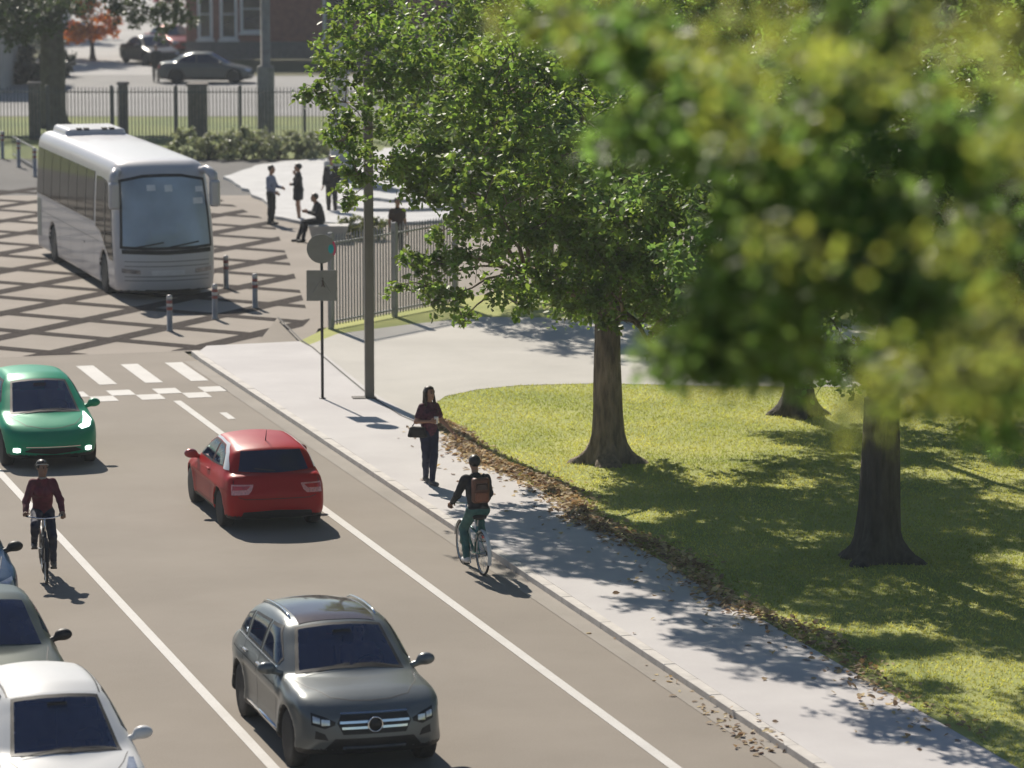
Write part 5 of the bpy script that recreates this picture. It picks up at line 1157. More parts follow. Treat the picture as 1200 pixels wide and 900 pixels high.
def pier(label, px, w, hgt, Y):
    p = AT(px, 160, Y); t = thing('fence_pier', label, 'pier', (p.x, Y, 0), 0, 'stone piers at the far fence')
    k = MB(); k.bevbox(-w/2, w/2, -w/2, w/2, -0.02, hgt, 0.03); k.build('shaft', BRK, t); k = MB(); k.bevbox(-w/2-0.05, w/2+0.05, -w/2-0.05, w/2+0.05, hgt, hgt+0.10, 0.03); k.build('cap', BRK, t)
pier('wide stone pier at the far fence behind the coach roof', 232, 0.72, 2.05, 147.0)
pier('slim dark pier at the far fence left of the wide one', 145, 0.36, 2.1, 147.0)
pier('mossy pier at the far fence near the left edge', 41, 0.42, 2.1, 147.0)
up_ = thing('utility_pole', 'grey pole with thick base behind the far fence', 'pole', (AT(312, 160, 147.6).x, 147.6, 0))
k = MB(); k.lathe([(0.36, -0.02), (0.34, 0.05), (0.33, 2.7), (0.30, 2.78), (0.19, 2.8), (0.18, 8.5), (0.17, 9)], 16); k.build('shaft', M('pole_grey', (0.27, 0.25, 0.23), 0.8, var=0.2, scale=4, bump=0.3), up_, True)

# ------------------------------------------------------------------ stone planter, terrace steps, monument
STN = M('pale_stone', (0.56, 0.54, 0.51), 0.75, var=0.10, scale=3, bump=0.25, bscale=12)
STW = M('white_stone', (0.46, 0.46, 0.46), 0.75, var=0.10, scale=1.5, bump=0.4, bscale=5)
pl = thing('stone_planter', 'pale tapered stone planter the seated man sits on', 'planter', G(386, 284))
k = MB(); k.add([(-0.46, -0.25, 0), (0.42, -0.25, 0), (0.42, 0.35, 0), (-0.46, 0.35, 0), (-0.58, -0.32, 0.5), (0.55, -0.32, 0.5), (0.55, 0.42, 0.5), (-0.58, 0.42, 0.5)], [(0,3,2,1),(0,1,5,4),(1,2,6,5),(2,3,7,6),(3,0,4,7),(4,5,6,7)]); k.build('bowl', STN, pl)
tr_ = thing('stone_terrace', 'broad white stepped stone terrace behind the plaza group', 'steps', G(400, 250))
outl = [(262, 211), (280, 203), (300, 197), (330, 192), (360, 189), (420, 186), (520, 188), (540, 240), (520, 262), (470, 264), (400, 264), (350, 262), (328, 256), (312, 240), (292, 226), (275, 218)]
org = Vector(tr_.location)
for i in range(6):
    if i == 0: oo = outl
    else:
        f_ = i / 6.0; oo = [(392 + 14*i, 190), (540, 188), (540, 250 - 7*i), (520, 259 - 8*i), (470, 261 - 8.5*i), (415 + 8*i, 260 - 8.5*i), (386 + 10*i, 256 - 8*i), (382 + 12*i, 230 - 3*i)]
    v = []
    for (a, b) in oo:
        g = G(a, b) - org; v.append((g.x + rng.normal(0, 0.06), g.y + rng.normal(0, 0.2)))
    vv = []
    for a, b in zip(v, v[1:] + v[:1]):
        for tt in (0, 0.33, 0.66): vv.append((a[0]+(b[0]-a[0])*tt + rng.normal(0, 0.05), a[1]+(b[1]-a[1])*tt + rng.normal(0, 0.10)))
    slab('step', vv, 0.10*i - (0.02 if i == 0 else 0), 0.10*(i+1), STW, tr_)
mo = thing('stone_monument', 'white stone pillar behind the tree branches', 'monument', (AT(398, 200, 127).x, 127, 0))
k = MB(); k.bevbox(-0.5, 0.5, -0.5, 0.5, -0.02, 0.9, 0.04); k.build('plinth', STW, mo)
k = MB(); k.lathe([(0.42, 0.9), (0.36, 1.0), (0.30, 1.2), (0.27, 3.6), (0.34, 3.7), (0.36, 3.8), (0.001, 3.82)], 18); k.build('shaft', STW, mo, True)
k = MB(); k.lathe([(0.3, 3.8), (0.34, 4.0), (0.2, 4.25), (0.26, 4.5), (0.12, 4.8), (0.001, 4.85)], 14); k.build('finial', STW, mo, True)

# ------------------------------------------------------------------ leaves, trees
def leaf_arrays(P, size, up=1.0, spread=0.9):
    n = len(P)
    nr = rng.normal(0, 1, (n, 3)) * spread; nr[:, 2] += up; nr /= np.linalg.norm(nr, axis=1, keepdims=True)
    l = rng.normal(0, 1, (n, 3)); l[:, 2] -= 0.35; l -= nr * (l * nr).sum(1, keepdims=True); l /= np.linalg.norm(l, axis=1, keepdims=True)
    s = np.cross(l, nr)
    T = np.array([(0, 0, 0), (-0.27, 0.26, 0.07), (-0.30, 0.62, 0.05), (0, 1, -0.05), (0.30, 0.62, 0.05), (0.27, 0.26, 0.07)])
    sz = size * rng.uniform(0.65, 1.3, n)
    V = P[:, None, :] + sz[:, None, None] * (T[None, :, 0:1]*s[:, None, :] + T[None, :, 1:2]*l[:, None, :] + T[None, :, 2:3]*nr[:, None, :])
    F = np.array([(0, 5, 4, 3), (0, 3, 2, 1)])[None] + 6*np.arange(n)[:, None, None]
    return V.reshape(-1, 3), F.reshape(-1, 4)
def cluster_points(c, r, n, flat=0.75):
    k = max(6, int(n / 22)); out = []
    d = rng.normal(0, 1, (k, 3)); d[:, 2] *= flat; d /= np.linalg.norm(d, axis=1, keepdims=True)
    ln = r * rng.uniform(0.55, 1.1, k)
    m = n // k
    for i in range(k):
        t = rng.uniform(0.25, 1, m) ** 0.7
        p = c + d[i] * ln[i] * t[:, None] * np.array([1, 1, flat]) + rng.normal(0, 0.075 * max(r, 0.5), (m, 3)); p[:, 2] -= 0.10 * r * t**2
        out.append(p)
    return np.concatenate(out)
LEAFS = {}
def leafm(name, col, transl=0.35, rough=0.48, island=0.35): return M(name, col, rough, var=0.25, scale=0.8, island=island, transl=transl, spec=0.5)
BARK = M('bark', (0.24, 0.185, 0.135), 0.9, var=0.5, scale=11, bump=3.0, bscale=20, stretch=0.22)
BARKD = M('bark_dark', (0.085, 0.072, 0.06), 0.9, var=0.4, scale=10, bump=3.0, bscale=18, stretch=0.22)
def trunk_mesh(mb, h, r, flare, lean=(0, 0), seed=0):
    rg = random.Random(seed); n = 44; lob = [rg.uniform(0, 6.28) for _ in range(3)]; prof = []
    zs = [0, 0.05, 0.12, 0.22, 0.36, 0.55, 0.85, 1.3, 1.9, 2.6]; zs = [z for z in zs if z < h - 0.3] + [h]
    v = []
    for z in zs:
        fl = math.exp(-z / 0.22); rad = r * (1 + (flare - 1) * fl) * (1 - 0.18 * z / h)
        for j in range(n):
            a = 2*math.pi*j/n; lobe = 1 + fl*0.42*math.sin(4*a + lob[0]) + fl*0.15*math.sin(7*a + lob[1]) + 0.05*math.sin(3*a + lob[2] + z) + 0.03*math.sin(9*a + 2*z) + 0.03*math.sin(15*a + 1.3*z) + rg.uniform(-.025, .025)
            v.append((rad*lobe*math.cos(a) + lean[0]*z/h, rad*lobe*math.sin(a) + lean[1]*z/h, z - (0.05 if z == 0 else 0)))
    f = []
    for i in range(len(zs)-1):
        for j in range(n): j2 = (j+1) % n; f.append((i*n+j, i*n+j2, (i+1)*n+j2, (i+1)*n+j))
    f.append(tuple(range((len(zs)-1)*n, len(zs)*n)))
    mb.add(v, f); return Vector((lean[0], lean[1], h))
def make_tree(label, base, clusters, trunk_h, trunk_r, leaf, bark, nper, lsize, group='park trees', flare=2.1, seed=1, cat='tree', name='tree', rmain=0.15, nmin=40, twig=1.0):
    """clusters: list of (Vector local centre, radius)"""
    rg = random.Random(seed); t = thing(name, label, cat, base, 0, group); mb = MB()
    top = trunk_mesh(mb, trunk_h, trunk_r, flare, seed=seed)
    nodes = [(Vector((0, 0, trunk_h*q)), trunk_r*0.7) for q in (0.8, 0.9, 1.0)]
    # central leader
    ctr = sum((c for c, r in clusters), Vector()) / len(clusters)
    ld = [top + (Vector((ctr.x*0.6, ctr.y*0.6, max(c.z for c, r in clusters)*0.9)) - top)*q + Vector((rg.uniform(-.15, .15), rg.uniform(-.15, .15), 0)) for q in (0.0, 0.25, 0.5, 0.75, 1.0)]
    rr = [trunk_r*0.78, trunk_r*0.6, trunk_r*0.42, trunk_r*0.25, 0.04]; mb.tube(ld, rr, 9)
    nodes += list(zip(ld, rr))
    for c, r in sorted(clusters, key=lambda q: (q[0]-top).length):
        best = min(nodes, key=lambda q: (q[0]-c).length + 0.25*(q[0]-top).length + (1.2 if q[1] < 0.03 else 0))
        p, pr = best; r0 = min(pr*0.75, rmain, (0.022 + 0.022*(c-p).length)*twig); L = (c-p).length
        pts = []
        for q in (0, 0.25, 0.5, 0.75, 1.0):
            w = p.lerp(c, q); w = w + Vector((rg.uniform(-.06, .06), rg.uniform(-.06, .06), 0.10*math.sin(math.pi*q) + rg.uniform(-.05, .05)))*L*(0 if q in (0, 1) else 1)
            pts.append(w)
        rad = [r0*(1-0.8*q) + 0.006*twig for q in (0, 0.25, 0.5, 0.75, 1.0)]; mb.tube(pts, rad, 6)
        nodes += list(zip(pts[1:], rad[1:]))
        for _ in range(4):
            d = Vector((rg.gauss(0, 1), rg.gauss(0, 1), rg.gauss(0, .6))).normalized()*r*0.8; mb.tube([c, c + d*0.5 + Vector((0, 0, .04)), c + d], [0.012*twig, 0.008*twig, 0.004*twig], 4)
    mb.build('trunk', bark, t, True)
    P = np.concatenate([cluster_points(np.array(c), r, max(nmin, int(nper*r**1.7))) for c, r in clusters])
    V, F = leaf_arrays(P, lsize)
    link('crown', mesh('crown', V, F, leaf), t)
    return t
LEAF1 = leafm('leaf_green', (0.115, 0.185, 0.048), 0.5); LEAF2 = leafm('leaf_deep_green', (0.105, 0.175, 0.055), 0.48); LEAF3 = leafm('leaf_yellow_green', (0.31, 0.375, 0.10), 0.5)
def lower(px): return float(np.interp(px, [340, 420, 440, 470, 530, 640, 700, 800, 860, 900], [235, 250, 330, 355, 385, 380, 395, 440, 425, 400]))
base1 = G(712, 541, KZ); Y1 = base1.y
cl = []
for (px, py, dy, r) in [(385, 70, -1.0, .62), (372, 110, -0.4, .5), (412, 45, 0.3, .7), (405, 120, 0.6, .7), (440, 90, -1.2, .8), (402, 165, -0.8, .5), (430, 150, 0.6, .7), (420, 205, -0.6, .6), (455, 190, -1.2, .7), (470, 135, 0.2, .8),
                        (475, 45, -1.4, .8), (405, 12, -0.5, .6), (450, 5, 0.5, .8), (410, 232, 0.2, .35), (500, 85, -1.8, .9), (505, 170, -1.3, .8), (500, 225, -0.6, .6), (540, 30, -2.0, .9), (545, 130, -2.4, .9), (545, 215, -1.8, .8),
                        (478, 305, -1.0, .42), (462, 338, -0.8, .22), (505, 310, -1.4, .55), (500, 335, -0.9, .4), (530, 345, -1.6, .55), (542, 375, -1.3, .32), (560, 305, -2.2, .7), (590, 335, -1.6, .6), (560, 260, -2.0, .7), (605, 355, -2.2, .35), (625, 325, -2.4, .7), (600, 275, -2.8, .8), (655, 330, -2.6, .6), (690, 355, -2.8, .5), (720, 375, -2.4, .42), (705, 340, -3.0, .6), (640, 260, -3.0, .9), (600, 210, -2.4, .8), (640, 190, -3.0, .9), (660, 240, -3.2, .8), (620, 140, -3.0, .9), (690, 285, -3.4, .8), (580, 175, -2.2, .8), (700, 200, -3.6, .9), (740, 250, -3.6, .9), (735, 310, -3.2, .7), (765, 345, -2.6, .7), (785, 300, -3.0, .8), (790, 385, -2.2, .6), (775, 420, -2.0, .35), (830, 395, -1.5, .6), (820, 340, -2, .8), (590, 80, -3, .9), (650, 90, -3.6, .9), (520, 270, 1.5, .5), (590, 240, 2.0, .9), (650, 280, 2.5, .9), (620, 190, 3, 1.0), (620, 120, -6.5, .8), (670, 180, -7.5, .9), (700, 120, -8.5, .9), (640, 230, -6.5, .7), (740, 190, -9, .9), (720, 250, -7, .8), (780, 140, -8, .9), (790, 230, -7.5, .9), (600, 170, -5, .8), (690, 60, -6.5, .9), (760, 80, -7, .9), (540, 120, -5, .7), (560, 185, -6, .7), (590, 110, -7, .8), (615, 205, -7.5, .7), (570, 60, -6.5, .8), (630, 150, -8.5, .8), (550, 225, -4.5, .6), (600, 60, -8, .8), (585, 250, -5.5, .6)]:  # last rows: boughs added towards the camera to dapple the pavement with shade
    cl.append((AT(px, py, Y1 + dy) - base1, r))
ctr = AT(720, 150, Y1); tries = 0
while len(cl) < 175 and tries < 4000:
    tries += 1
    u = Vector((random.gauss(0, 1), random.gauss(0, 1), random.gauss(0, 1))).normalized() * random.uniform(0.4, 1.0)
    p = ctr + Vector((u.x*4.3, u.y*4.4, u.z*4.6)); r = random.uniform(0.7, 1.05)
    dep = p.y; px = 600 + 4500*p.x/(dep*math.cos(PITCH) + (CAM_H-p.z)*math.sin(PITCH)); py = -195 + 4500*(CAM_H - p.z)/dep
    if py + r*48 > lower(px) or px < 480 or px > 930: continue
    if 430 < px < 560 and py > 225: continue
    cl.append((p - base1, r))
make_tree('broad green tree with pale trunk on the sunlit lawn', base1, cl, 2.9, 0.275, LEAF1, BARK, 800, 0.115, seed=3, flare=2.1)

def ball(n, cx, cz, rx, rz, zmin, seed, rmin=0.7, rmax=1.1, ry=None):
    rg = random.Random(seed); out = []
    while len(out) < n:
        u = Vector((rg.gauss(0, 1), rg.gauss(0, 1), rg.gauss(0, 1))).normalized() * rg.uniform(0.5, 1.0)
        p = Vector((cx + u.x*rx, u.y*(ry or rx), cz + u.z*rz))
        if p.z > zmin: out.append((p, rg.uniform(rmin, rmax)))
    return out
b2 = G(1030, 655, KZ)
t2 = make_tree('dark tree nearest the right edge with flared trunk on shaded lawn', b2, ball(110, 1.3, 6.6, 4.0, 4.8, 2.6, 5) + [(Vector((x_ - b2.x, y_ - b2.y, z_)), r_) for x_, y_, z_, r_ in ((3.2, 55.5, 5.8, .9), (4.4, 55, 6.2, 1.0), (3.4, 57, 7.2, 1.0), (5.4, 54.5, 6.0, .9), (4.6, 57, 8.2, 1.0), (6.4, 55.5, 6.6, 1.0), (2.8, 58.5, 6.4, .9), (7.6, 54.5, 6.2, 1.0), (8.6, 56, 7.0, 1.1), (6.0, 57, 5.4, .9), (9.6, 55, 5.8, 1.0), (4.0, 53.4, 5.6, .8), (2.0, 57, 6.5, .9), (1.6, 59, 6.2, .8), (2.6, 55, 5.4, .8), (3.4, 53.5, 5.0, .7), (1.2, 60.5, 7.0, .9), (2.2, 58.5, 8.0, .9), (5.5, 55, 7.4, 1.0), (6.6, 57, 5.0, 1.0), (7.4, 55.5, 7.6, 1.0), (8.4, 57.5, 5.2, 1.0), (5.0, 58.5, 6.8, 1.0))], 2.6, 0.34, LEAF2, BARKD, 560, 0.125, seed=5, flare=1.75)  # listed boughs are added on the near side to shade lawn and pavement
b3 = G(935, 486, KZ)
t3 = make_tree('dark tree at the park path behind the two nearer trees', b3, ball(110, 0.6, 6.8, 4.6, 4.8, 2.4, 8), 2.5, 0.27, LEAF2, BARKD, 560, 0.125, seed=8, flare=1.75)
for i, (lab, x, y, a) in enumerate((('green tree beyond the path, right of the lamp column', 0.8, 95.8, 40), ('green tree farthest beyond the path, behind the broad tree', 6.2, 95.2, 150), ('green tree at the right edge beyond the path', 11.5, 94.5, 220), ('shaded tree past the right edge of the lawn', 13.0, 74, 290), ('added tree outside the right edge, there to shade the lower right lawn', 10.4, 56.4, 250), ('dark tree far left beside the side street, nearer of two', -27.5, 203, 60), ('dark tree far left beside the side street, farther of two', -29.5, 224, 130))):  # lower right tree is added out of view to cast shade on the lawn
    c = copy_tree(t3); c.location = (x, y, KZ if y < 97 else -0.05); c.rotation_euler = (0, 0, R(a)); c['label'] = lab

# near trees whose boughs hang into the upper right, well in front of the focus
def near_tree(label, base, picks, th, tr, leaf, nper, lsize, seed):
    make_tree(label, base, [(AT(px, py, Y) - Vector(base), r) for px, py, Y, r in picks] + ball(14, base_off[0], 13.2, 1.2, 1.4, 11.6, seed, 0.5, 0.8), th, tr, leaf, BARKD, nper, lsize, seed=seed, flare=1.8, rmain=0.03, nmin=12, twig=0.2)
base_off = (0.0,)
rg = random.Random(21); picks = []
for (px, py, Y, n, sp2) in [(840, 40, 10.5, 4, 35), (880, 110, 10.3, 7, 55), (960, 60, 10, 8, 60), (1080, 40, 9.6, 8, 70), (1170, 60, 9.2, 6, 50), (1185, 350, 9.6, 6, 45), (1165, 440, 9.6, 5, 40), (1065, 430, 10.2, 6, 45), (1015, 490, 10.6, 4, 28), (940, 285, 11, 3, 35), (1110, 250, 9.6, 3, 60), (1195, 190, 9, 4, 40), (700, 10, 11.5, 4, 60), (600, -10, 12, 3, 50)]:
    for _ in range(n): picks.append((px + rg.uniform(-sp2, sp2)*1.1, py + rg.uniform(-sp2, sp2)*0.9, Y + rg.uniform(-.6, .6), rg.uniform(0.06, 0.13)))
poly('near_verge', [(1.7, 5), (4.6, 5), (4.6, 13), (1.7, 13)], LAWN, 0.03)
near_tree('tree close to the camera with blurred boughs at the upper right', (3.0, 10.0, 0.03), picks, 9.4, 0.2, LEAF3, 900, 0.034, 31)
picks = []
for (px, py, Y, n, sp2) in [(a_, b_, c_*0.76, d_ + 1, e_) for a_, b_, c_, d_, e_ in [(800, 60, 20, 8, 60), (860, 180, 20, 9, 60), (850, 330, 20, 7, 50), (930, 300, 19.5, 11, 70), (1000, 200, 19, 11, 80), (760, 150, 21.5, 6, 45), (1100, 330, 19, 12, 80), (1150, 150, 18.5, 10, 70), (1000, 60, 19.5, 10, 90), (700, 40, 22, 6, 60), (1140, 480, 19, 6, 45), (930, 390, 20, 4, 30), (840, 405, 21, 5, 28), (790, 420, 22, 3, 18), (880, 425, 20.5, 2, 20), (1080, 420, 19.5, 6, 50), (1040, 300, 19, 6, 60), (900, 240, 20, 5, 50)]]:
    for _ in range(n): picks.append((px + rg.uniform(-sp2, sp2), py + rg.uniform(-sp2, sp2)*0.8, Y + rg.uniform(-0.9, 0.9), rg.uniform(0.11, 0.22)))
make_tree('spreading tree with softly blurred foliage right of the broad tree', (4.3, 16.0, 0.03), [(AT(px, py, Y) - Vector((4.3, 16.0, 0.03)), r) for px, py, Y, r in picks] + ball(14, 0.5, 12.8, 1.4, 1.5, 10.8, 44), 8.0, 0.28, LEAF2, BARKD, 1900, 0.07, seed=44, flare=1.8, rmain=0.06, twig=0.4)
poly('near_verge', [(2.8, 13.1), (8, 13.1), (8, 22), (2.8, 22)], LAWN, 0.03)

# background trees on the left
bA = G(62, 150); bA = Vector((bA.x, 153, 0))
clA = [(AT(px, py, 153 + dy) - bA, r) for px, py, dy, r in [(10, 15, -2, 1.3), (40, 20, -3, 1.2), (15, 42, -1, .8), (75, 8, -3, 1.2), (0, -20, 0, 2), (50, -25, 0, 2), (100, -25, 0, 2), (150, 8, -2, 1.0), (25, 28, 1, 1.0), (60, 30, -3, .8), (5, 5, 1, 1.4), (55, 0, 1, 1.4), (175, 14, -1, 1.0), (200, 12, 0, 1.0), (220, 22, 1, .7), (150, -25, 1, 1.8), (200, -20, 1, 1.6), (-20, 25, 0, 1.2), (190, 34, 1, .6), (40, -50, 1, 2), (110, -50, 1, 2), (30, 38, -2, .6)]]
make_tree('large old tree with thick grey trunk behind the far fence', bA, clA, 5.2, 0.52, leafm('leaf_far_green', (0.05, 0.075, 0.03), 0.3), M('bark_grey', (0.12, 0.105, 0.09), 0.9, var=0.25, scale=5, bump=0.8, bscale=14), 420, 0.17, group='background trees', flare=1.35, seed=14)
bO = Vector((-21.7, 199, 0))
make_tree('small orange autumn tree beside the far side street', bO, ball(20, 0, 2.1, 1.5, 1.4, 0.5, 3, 0.5, 0.9), 0.9, 0.12, leafm('leaf_orange', (0.46, 0.20, 0.03), 0.4), BARKD, 520, 0.16, group='background trees', flare=1.3, seed=4)
make_tree('small red-leaved tree behind the far parked cars', Vector((-18.6, 212, 0)), ball(12, 0, 3.2, 1.5, 1.6, 1.6, 9, 0.5, 0.9), 1.5, 0.12, leafm('leaf_red', (0.17, 0.035, 0.03), 0.3), BARKD, 220, 0.16, group='background trees', flare=1.3, seed=9)
make_tree('yellow green tree at the end of the far side street', Vector((-26.5, 290, 0)), ball(20, 0, 4.5, 3.4, 3.4, 1.0, 6, 0.9, 1.5), 2.0, 0.2, leafm('leaf_lime', (0.17, 0.18, 0.03), 0.4), BARKD, 150, 0.24, group='background trees', flare=1.3, seed=6)
def bush(label, base, n, rx, rz, leaf, nper, ls, seed, group):
    t = thing('bush', label, 'bush', base, 0, group); rg = random.Random(seed); C = ball(n, 0, rz*0.55, rx, rz*0.55, 0.1, seed, 0.3*rz, 0.5*rz)
    mb = MB()
    for c, r in C: mb.tube([(rg.uniform(-.1, .1), rg.uniform(-.1, .1), -0.02), c*0.6, c], [0.02, 0.015, 0.006], 5)
    mb.build('stems', BARKD, t)
    P = np.concatenate([cluster_points(np.array(c), r, nper) for c, r in C]); P[:, 2] = np.maximum(P[:, 2], 0.03); V, F = leaf_arrays(P, ls); link('foliage', mesh('foliage', V, F, leaf), t)
HED = leafm('leaf_sage', (0.19, 0.22, 0.12), 0.35)
for i, px in enumerate((222, 243, 264, 285, 306, 327, 348, 368, 390)):
    p = G(px, 184 + (i % 2)*3); bush(('sage green shrub in the bed below the far fence, number %d from the left' % (i+1)) if False else
        ['leftmost sage shrub below the far fence, beside the coach roof', 'second sage shrub from the coach in the far bed', 'third sage shrub from the coach in the far bed', 'fourth sage shrub from the coach in the far bed', 'fifth sage shrub from the coach in the far bed', 'sixth sage shrub from the coach in the far bed', 'seventh sage shrub from the coach in the far bed', 'sage shrub in the far bed beside the tree foliage', 'rightmost sage shrub of the far bed behind the branches'][i],
        p, 9, 0.75, 0.95, HED, 110, 0.13, 50+i, 'sage shrubs in the far bed')
for i, px in enumerate((408, 425, 443)):
    bush(['grassy plant just right of the stone planter', 'grassy plant left of the lamp column behind the railing', 'grassy plant right of the lamp column behind the railing'][i], G(px, 281), 6, 0.3, 0.62, leafm('leaf_bright', (0.12, 0.15, 0.04), 0.3), 60, 0.11, 80+i, 'plants behind the near railing')
DH = leafm('leaf_dark_hedge', (0.022, 0.032, 0.02), 0.15)
for i, (px, Y, rz) in enumerate(((18, 182, 2.6), (42, 180, 2.2), (68, 186, 1.8))):
    p = AT(px, 100, Y); bush(['tall dark bush at the far left edge', 'dark bush right of the tall far left one', 'dark bush behind the thick grey trunk'][i], (p.x, Y, 0), 12, 0.9, rz, DH, 120, 0.2, 90+i, 'dark bushes far left')

# ------------------------------------------------------------------ background buildings
BRICK = M('red_brick', (0.22, 0.095, 0.07), 0.85, var=0.25, scale=3.5, bump=0.3)
WFR = M('white_frame', (0.66, 0.65, 0.62), 0.6, var=0.05); WGL = M('window_dark', (0.025, 0.028, 0.03), 0.08, var=0.4, scale=0.8, coat=0.5)
bl = thing('brick_building', 'red brick building with white window frames behind the parked cars', 'building', (-15.0, 200, 0))
def wall_with(parent, x0, x1, y, z1, wins, mat, frame, glass):
    xs = sorted({x0, x1, *[w[0] for w in wins], *[w[1] for w in wins]}); zs = sorted({0.0, z1, *[w[2] for w in wins], *[w[3] for w in wins]})
    k = MB()
    for a, b in zip(xs, xs[1:]):
        for c, d in zip(zs, zs[1:]):
            mx, mz = (a+b)/2, (c+d)/2
            if any(w[0] < mx < w[1] and w[2] < mz < w[3] for w in wins): continue
            k.add([(a, y, c), (b, y, c), (b, y, d), (a, y, d)], [(0, 1, 2, 3)])
    for w in wins:
        k.add([(w[0], y, w[2]), (w[1], y, w[2]), (w[1], y+0.25, w[2]), (w[0], y+0.25, w[2])], [(0, 1, 2, 3)]); k.add([(w[0], y, w[2]), (w[0], y+0.25, w[2]), (w[0], y+0.25, w[3]), (w[0], y, w[3])], [(0, 1, 2, 3)]); k.add([(w[1], y, w[2]), (w[1], y, w[3]), (w[1], y+0.25, w[3]), (w[1], y+0.25, w[2])], [(0, 1, 2, 3)])
    k.add([(x0, y, 0), (x0, y+10, 0), (x0, y+10, z1), (x0, y, z1)], [(3, 2, 1, 0)]); k.add([(x1, y, 0), (x1, y+10, 0), (x1, y+10, z1), (x1, y, z1)], [(0, 1, 2, 3)]); k.add([(x0, y, z1), (x1, y, z1), (x1, y+10, z1), (x0, y+10, z1)], [(0, 1, 2, 3)])
    k.build('wall', mat, parent)
    for w in wins:
        f = MB(); e = 0.13
        f.box(w[0]-0.02, w[0]+e, y-0.05, y+0.2, w[2], w[3]); f.box(w[1]-e, w[1]+0.02, y-0.05, y+0.2, w[2], w[3]); f.box(w[0]+e, w[1]-e, y-0.05, y+0.2, w[2], w[2]+e); f.box(w[0]+e, w[1]-e, y-0.05, y+0.2, w[3]-e, w[3]); f.box(w[0]+e, w[1]-e, y-0.02, y+0.15, (w[2]+w[3])/2-0.03, (w[2]+w[3])/2+0.03)
        o = f.build('window', frame, parent); g = MB(); g.box(w[0]+e, w[1]-e, y+0.1, y+0.12, w[2]+e, w[3]-e); g.build('pane', glass, o); s_ = MB(); s_.box(w[0]-0.1, w[1]+0.1, y-0.14, y+0.04, w[2]-0.12, w[2]); s_.build('sill', frame, o)
X = lambda px: AT(px, 40, 200).x + 15.0
zl = AT(250, 46, 200).z
wins = [(X(232), X(249), zl, zl+2.6), (X(258), X(278), zl, zl+2.6), (X(282), X(313), zl+0.35, zl+2.8), (X(345)+1.5, X(345)+2.8, zl, zl+2.6), (X(345)+4.5, X(345)+5.8, zl, zl+2.6), (X(345)+8, X(345)+9.3, zl, zl+2.6)]
wall_with(bl, X(218), X(330)+18, 0.0, 9.0, wins, BRICK, WFR, WGL)
k = MB(); k.box(X(218)-0.02, X(330)+18, -0.10, 0.0, 0.0, 0.9); k.build('plinth', M('plinth_grey', (0.13, 0.12, 0.115), 0.85, var=0.2), bl)
wh = thing('white_house', 'white house wall at the far left behind dark bushes', 'building', (AT(30, 60, 232).x, 232, 0))
wall_with(wh, -2.2, 1.6, 0, 5.2, [(-0.7, 0.1, 1.4, 2.6)], M('white_render', (0.62, 0.60, 0.57), 0.8, var=0.06), M('brown_frame', (0.10, 0.07, 0.05), 0.7), WGL)
hs_ = thing('pale_house', 'pale building corner at the left picture edge', 'building', (AT(-34, 60, 176).x, 176, 0))
wall_with(hs_, -2.0, 1.45, 0, 7, [(-1.2, 0.0, 1.2, 2.6)], M('pale_render', (0.46, 0.43, 0.38), 0.85, var=0.08), WFR, WGL)

# far parked cars and passer-by
FS = dict(SEDAN); FS['patches'] = sedan_patches(); FS['strips'] = []; FS['handles'] = []
FG = 'cars parked in the far street'
make_car('parked_car', 'dark grey parked sedan seen from the side beyond the far fence', Vector((AT(242, 98, 181).x, 181, 0)), R(-3), FS, paint('far_grey', (0.10, 0.11, 0.11), 0.4, 0.3), FG, 0.06, True)
make_car('parked_car', 'black parked car facing the camera in the far side street', Vector((AT(176, 76, 196).x, 196, 0)), R(-62), FS, paint('far_black', (0.03, 0.03, 0.035), 0.4, 0.3), FG, 0.06, True)
make_car('parked_car', 'dark red parked car farthest up the side street', Vector((AT(201, 60, 206).x, 206.5, 0)), R(-62), FS, paint('far_red', (0.20, 0.03, 0.03), 0.3, 0.3), FG, 0.06, True)
person('person', 'passer-by in dark clothes beside the far parked cars', stand(), (AT(183, 92, 181.5).x, 181.5, 0), R(-80), dict(top=CHARC, legs=CHARC, jacket=True, hem=0.12), None, 0.03)

# ------------------------------------------------------------------ lawn blades and fallen leaves
n = 260000
P = np.stack([rng.uniform(-3.5, 10.5, n), rng.uniform(46, 92, n), np.full(n, KZ - 0.014)], 1)
s_ = P[:, 0]*D2.x + P[:, 1]*D2.y; tt = P[:, 0]*N2.x + P[:, 1]*N2.y
pathp = np.array([(G(a, b, KZ).x, G(a, b, KZ).y) for a, b in pp])
ok = (tt > 18.9 + 0.10*np.sin(s_*1.7)) & ~inside(pathp, P[:, 0], P[:, 1]) & (s_ < 84)
P = P[ok]; n = len(P)
a = rng.uniform(0, 6.283, n); hgt = rng.uniform(0.022, 0.052, n); wd = rng.uniform(0.008, 0.016, n); ln = rng.normal(0, 0.025, (n, 2))
V = np.empty((n, 3, 3)); V[:, 0] = P + np.stack([np.cos(a)*wd, np.sin(a)*wd, 0*a], 1); V[:, 1] = P - np.stack([np.cos(a)*wd, np.sin(a)*wd, 0*a], 1); V[:, 2] = P + np.stack([ln[:, 0], ln[:, 1], hgt], 1)
gr = link('grass', mesh('grass', V.reshape(-1, 3), np.arange(3*n).reshape(-1, 3), M('grass_blade', (0.24, 0.31, 0.08), 0.6, var=0.25, scale=0.35, island=0.25, transl=0.4, col2=(0.44, 0.45, 0.14))))
tag(gr, 'short yellowish green grass of the park lawn', 'grass', kind='stuff')
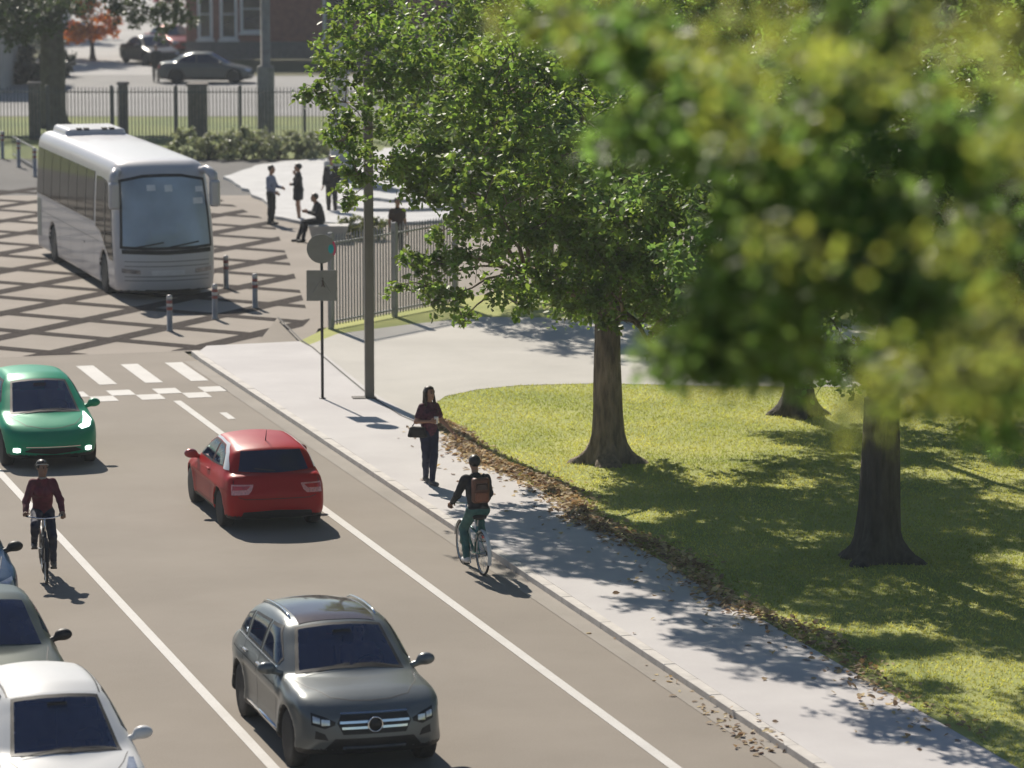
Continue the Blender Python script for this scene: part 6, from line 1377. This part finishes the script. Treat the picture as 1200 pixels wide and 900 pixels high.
def litter(name, label, ps, ptz, size, mat, curl=0.35):
    n = len(ps); p = np.stack([D2.x*ps + N2.x*ptz[0], D2.y*ps + N2.y*ptz[0], ptz[1]], 1)
    V, F = leaf_arrays(p, size, 1.0, 0.3); 
    lo = V.reshape(n, 6, 3)[:, :, 2].min(1); V = V.reshape(n, 6, 3); V[:, :, 2] += (ptz[1] - lo)[:, None]
    o = link(name, mesh(name, V.reshape(-1, 3), F, mat)); tag(o, label, 'leaves', kind='stuff'); return o
DRY = M('dry_leaf', (0.40, 0.28, 0.14), 0.8, var=0.4, scale=1.5, island=0.45, col2=(0.56, 0.44, 0.25), transl=0.15)
n = 5200
ps = 44 + 29*rng.beta(2.2, 1.05, n); dn = np.clip((ps - 44)/20, 0.4, 1)
tc_ = 18.95 + 0.18*np.sin(ps*0.9) ; pt = tc_ + rng.normal(0, 0.20, n)*np.clip((73 - ps)/4, 0.5, 1)
z = KZ + rng.uniform(0.0, 0.07, n)*np.exp(-((pt - tc_)/0.2)**2)
litter('fallen_leaves', 'band of dry brown leaves along the edge of pavement and lawn', ps, (pt, z), 0.105, DRY)
n = 260
ps = rng.uniform(44, 72, n); pt = 18.85 - np.abs(rng.normal(0, 0.55, n)); 
keep = pt > 16.7; ps, pt = ps[keep], pt[keep]
litter('scattered_leaves', 'single dry leaves scattered over the pavement', ps, (pt, np.full(len(ps), KZ + 0.003)), 0.10, DRY)
n = 90
ps = 45 + rng.exponential(1.5, n); pt = 16.3 + rng.normal(0, 0.16, n); zz = np.where(pt > 16.45, KZ + 0.008, 0.008)
litter('gutter_leaves', 'dark dry leaves caught along the kerb at the bottom right', ps, (pt, zz), 0.09, DRY)

# ------------------------------------------------------------------ air
hz = bpy.data.materials.new('haze_air'); hz.use_nodes = True; nt = hz.node_tree
for nd in list(nt.nodes):
    if nd.type == 'BSDF_PRINCIPLED': nt.nodes.remove(nd)
pvv = nt.nodes.new('ShaderNodeVolumePrincipled'); pvv.inputs['Color'].default_value = (0.86, 0.92, 1.0, 1); pvv.inputs['Density'].default_value = 0.00028; pvv.inputs['Anisotropy'].default_value = 0.3
nt.links.new(pvv.outputs[0], nt.nodes['Material Output'].inputs['Volume'])
k = MB(); k.box(-600, 600, -120, 1300, -1.2, 22); hb2 = k.build('haze', hz); tag(hb2, 'thin pale haze in the air over the street', 'haze', kind='stuff')
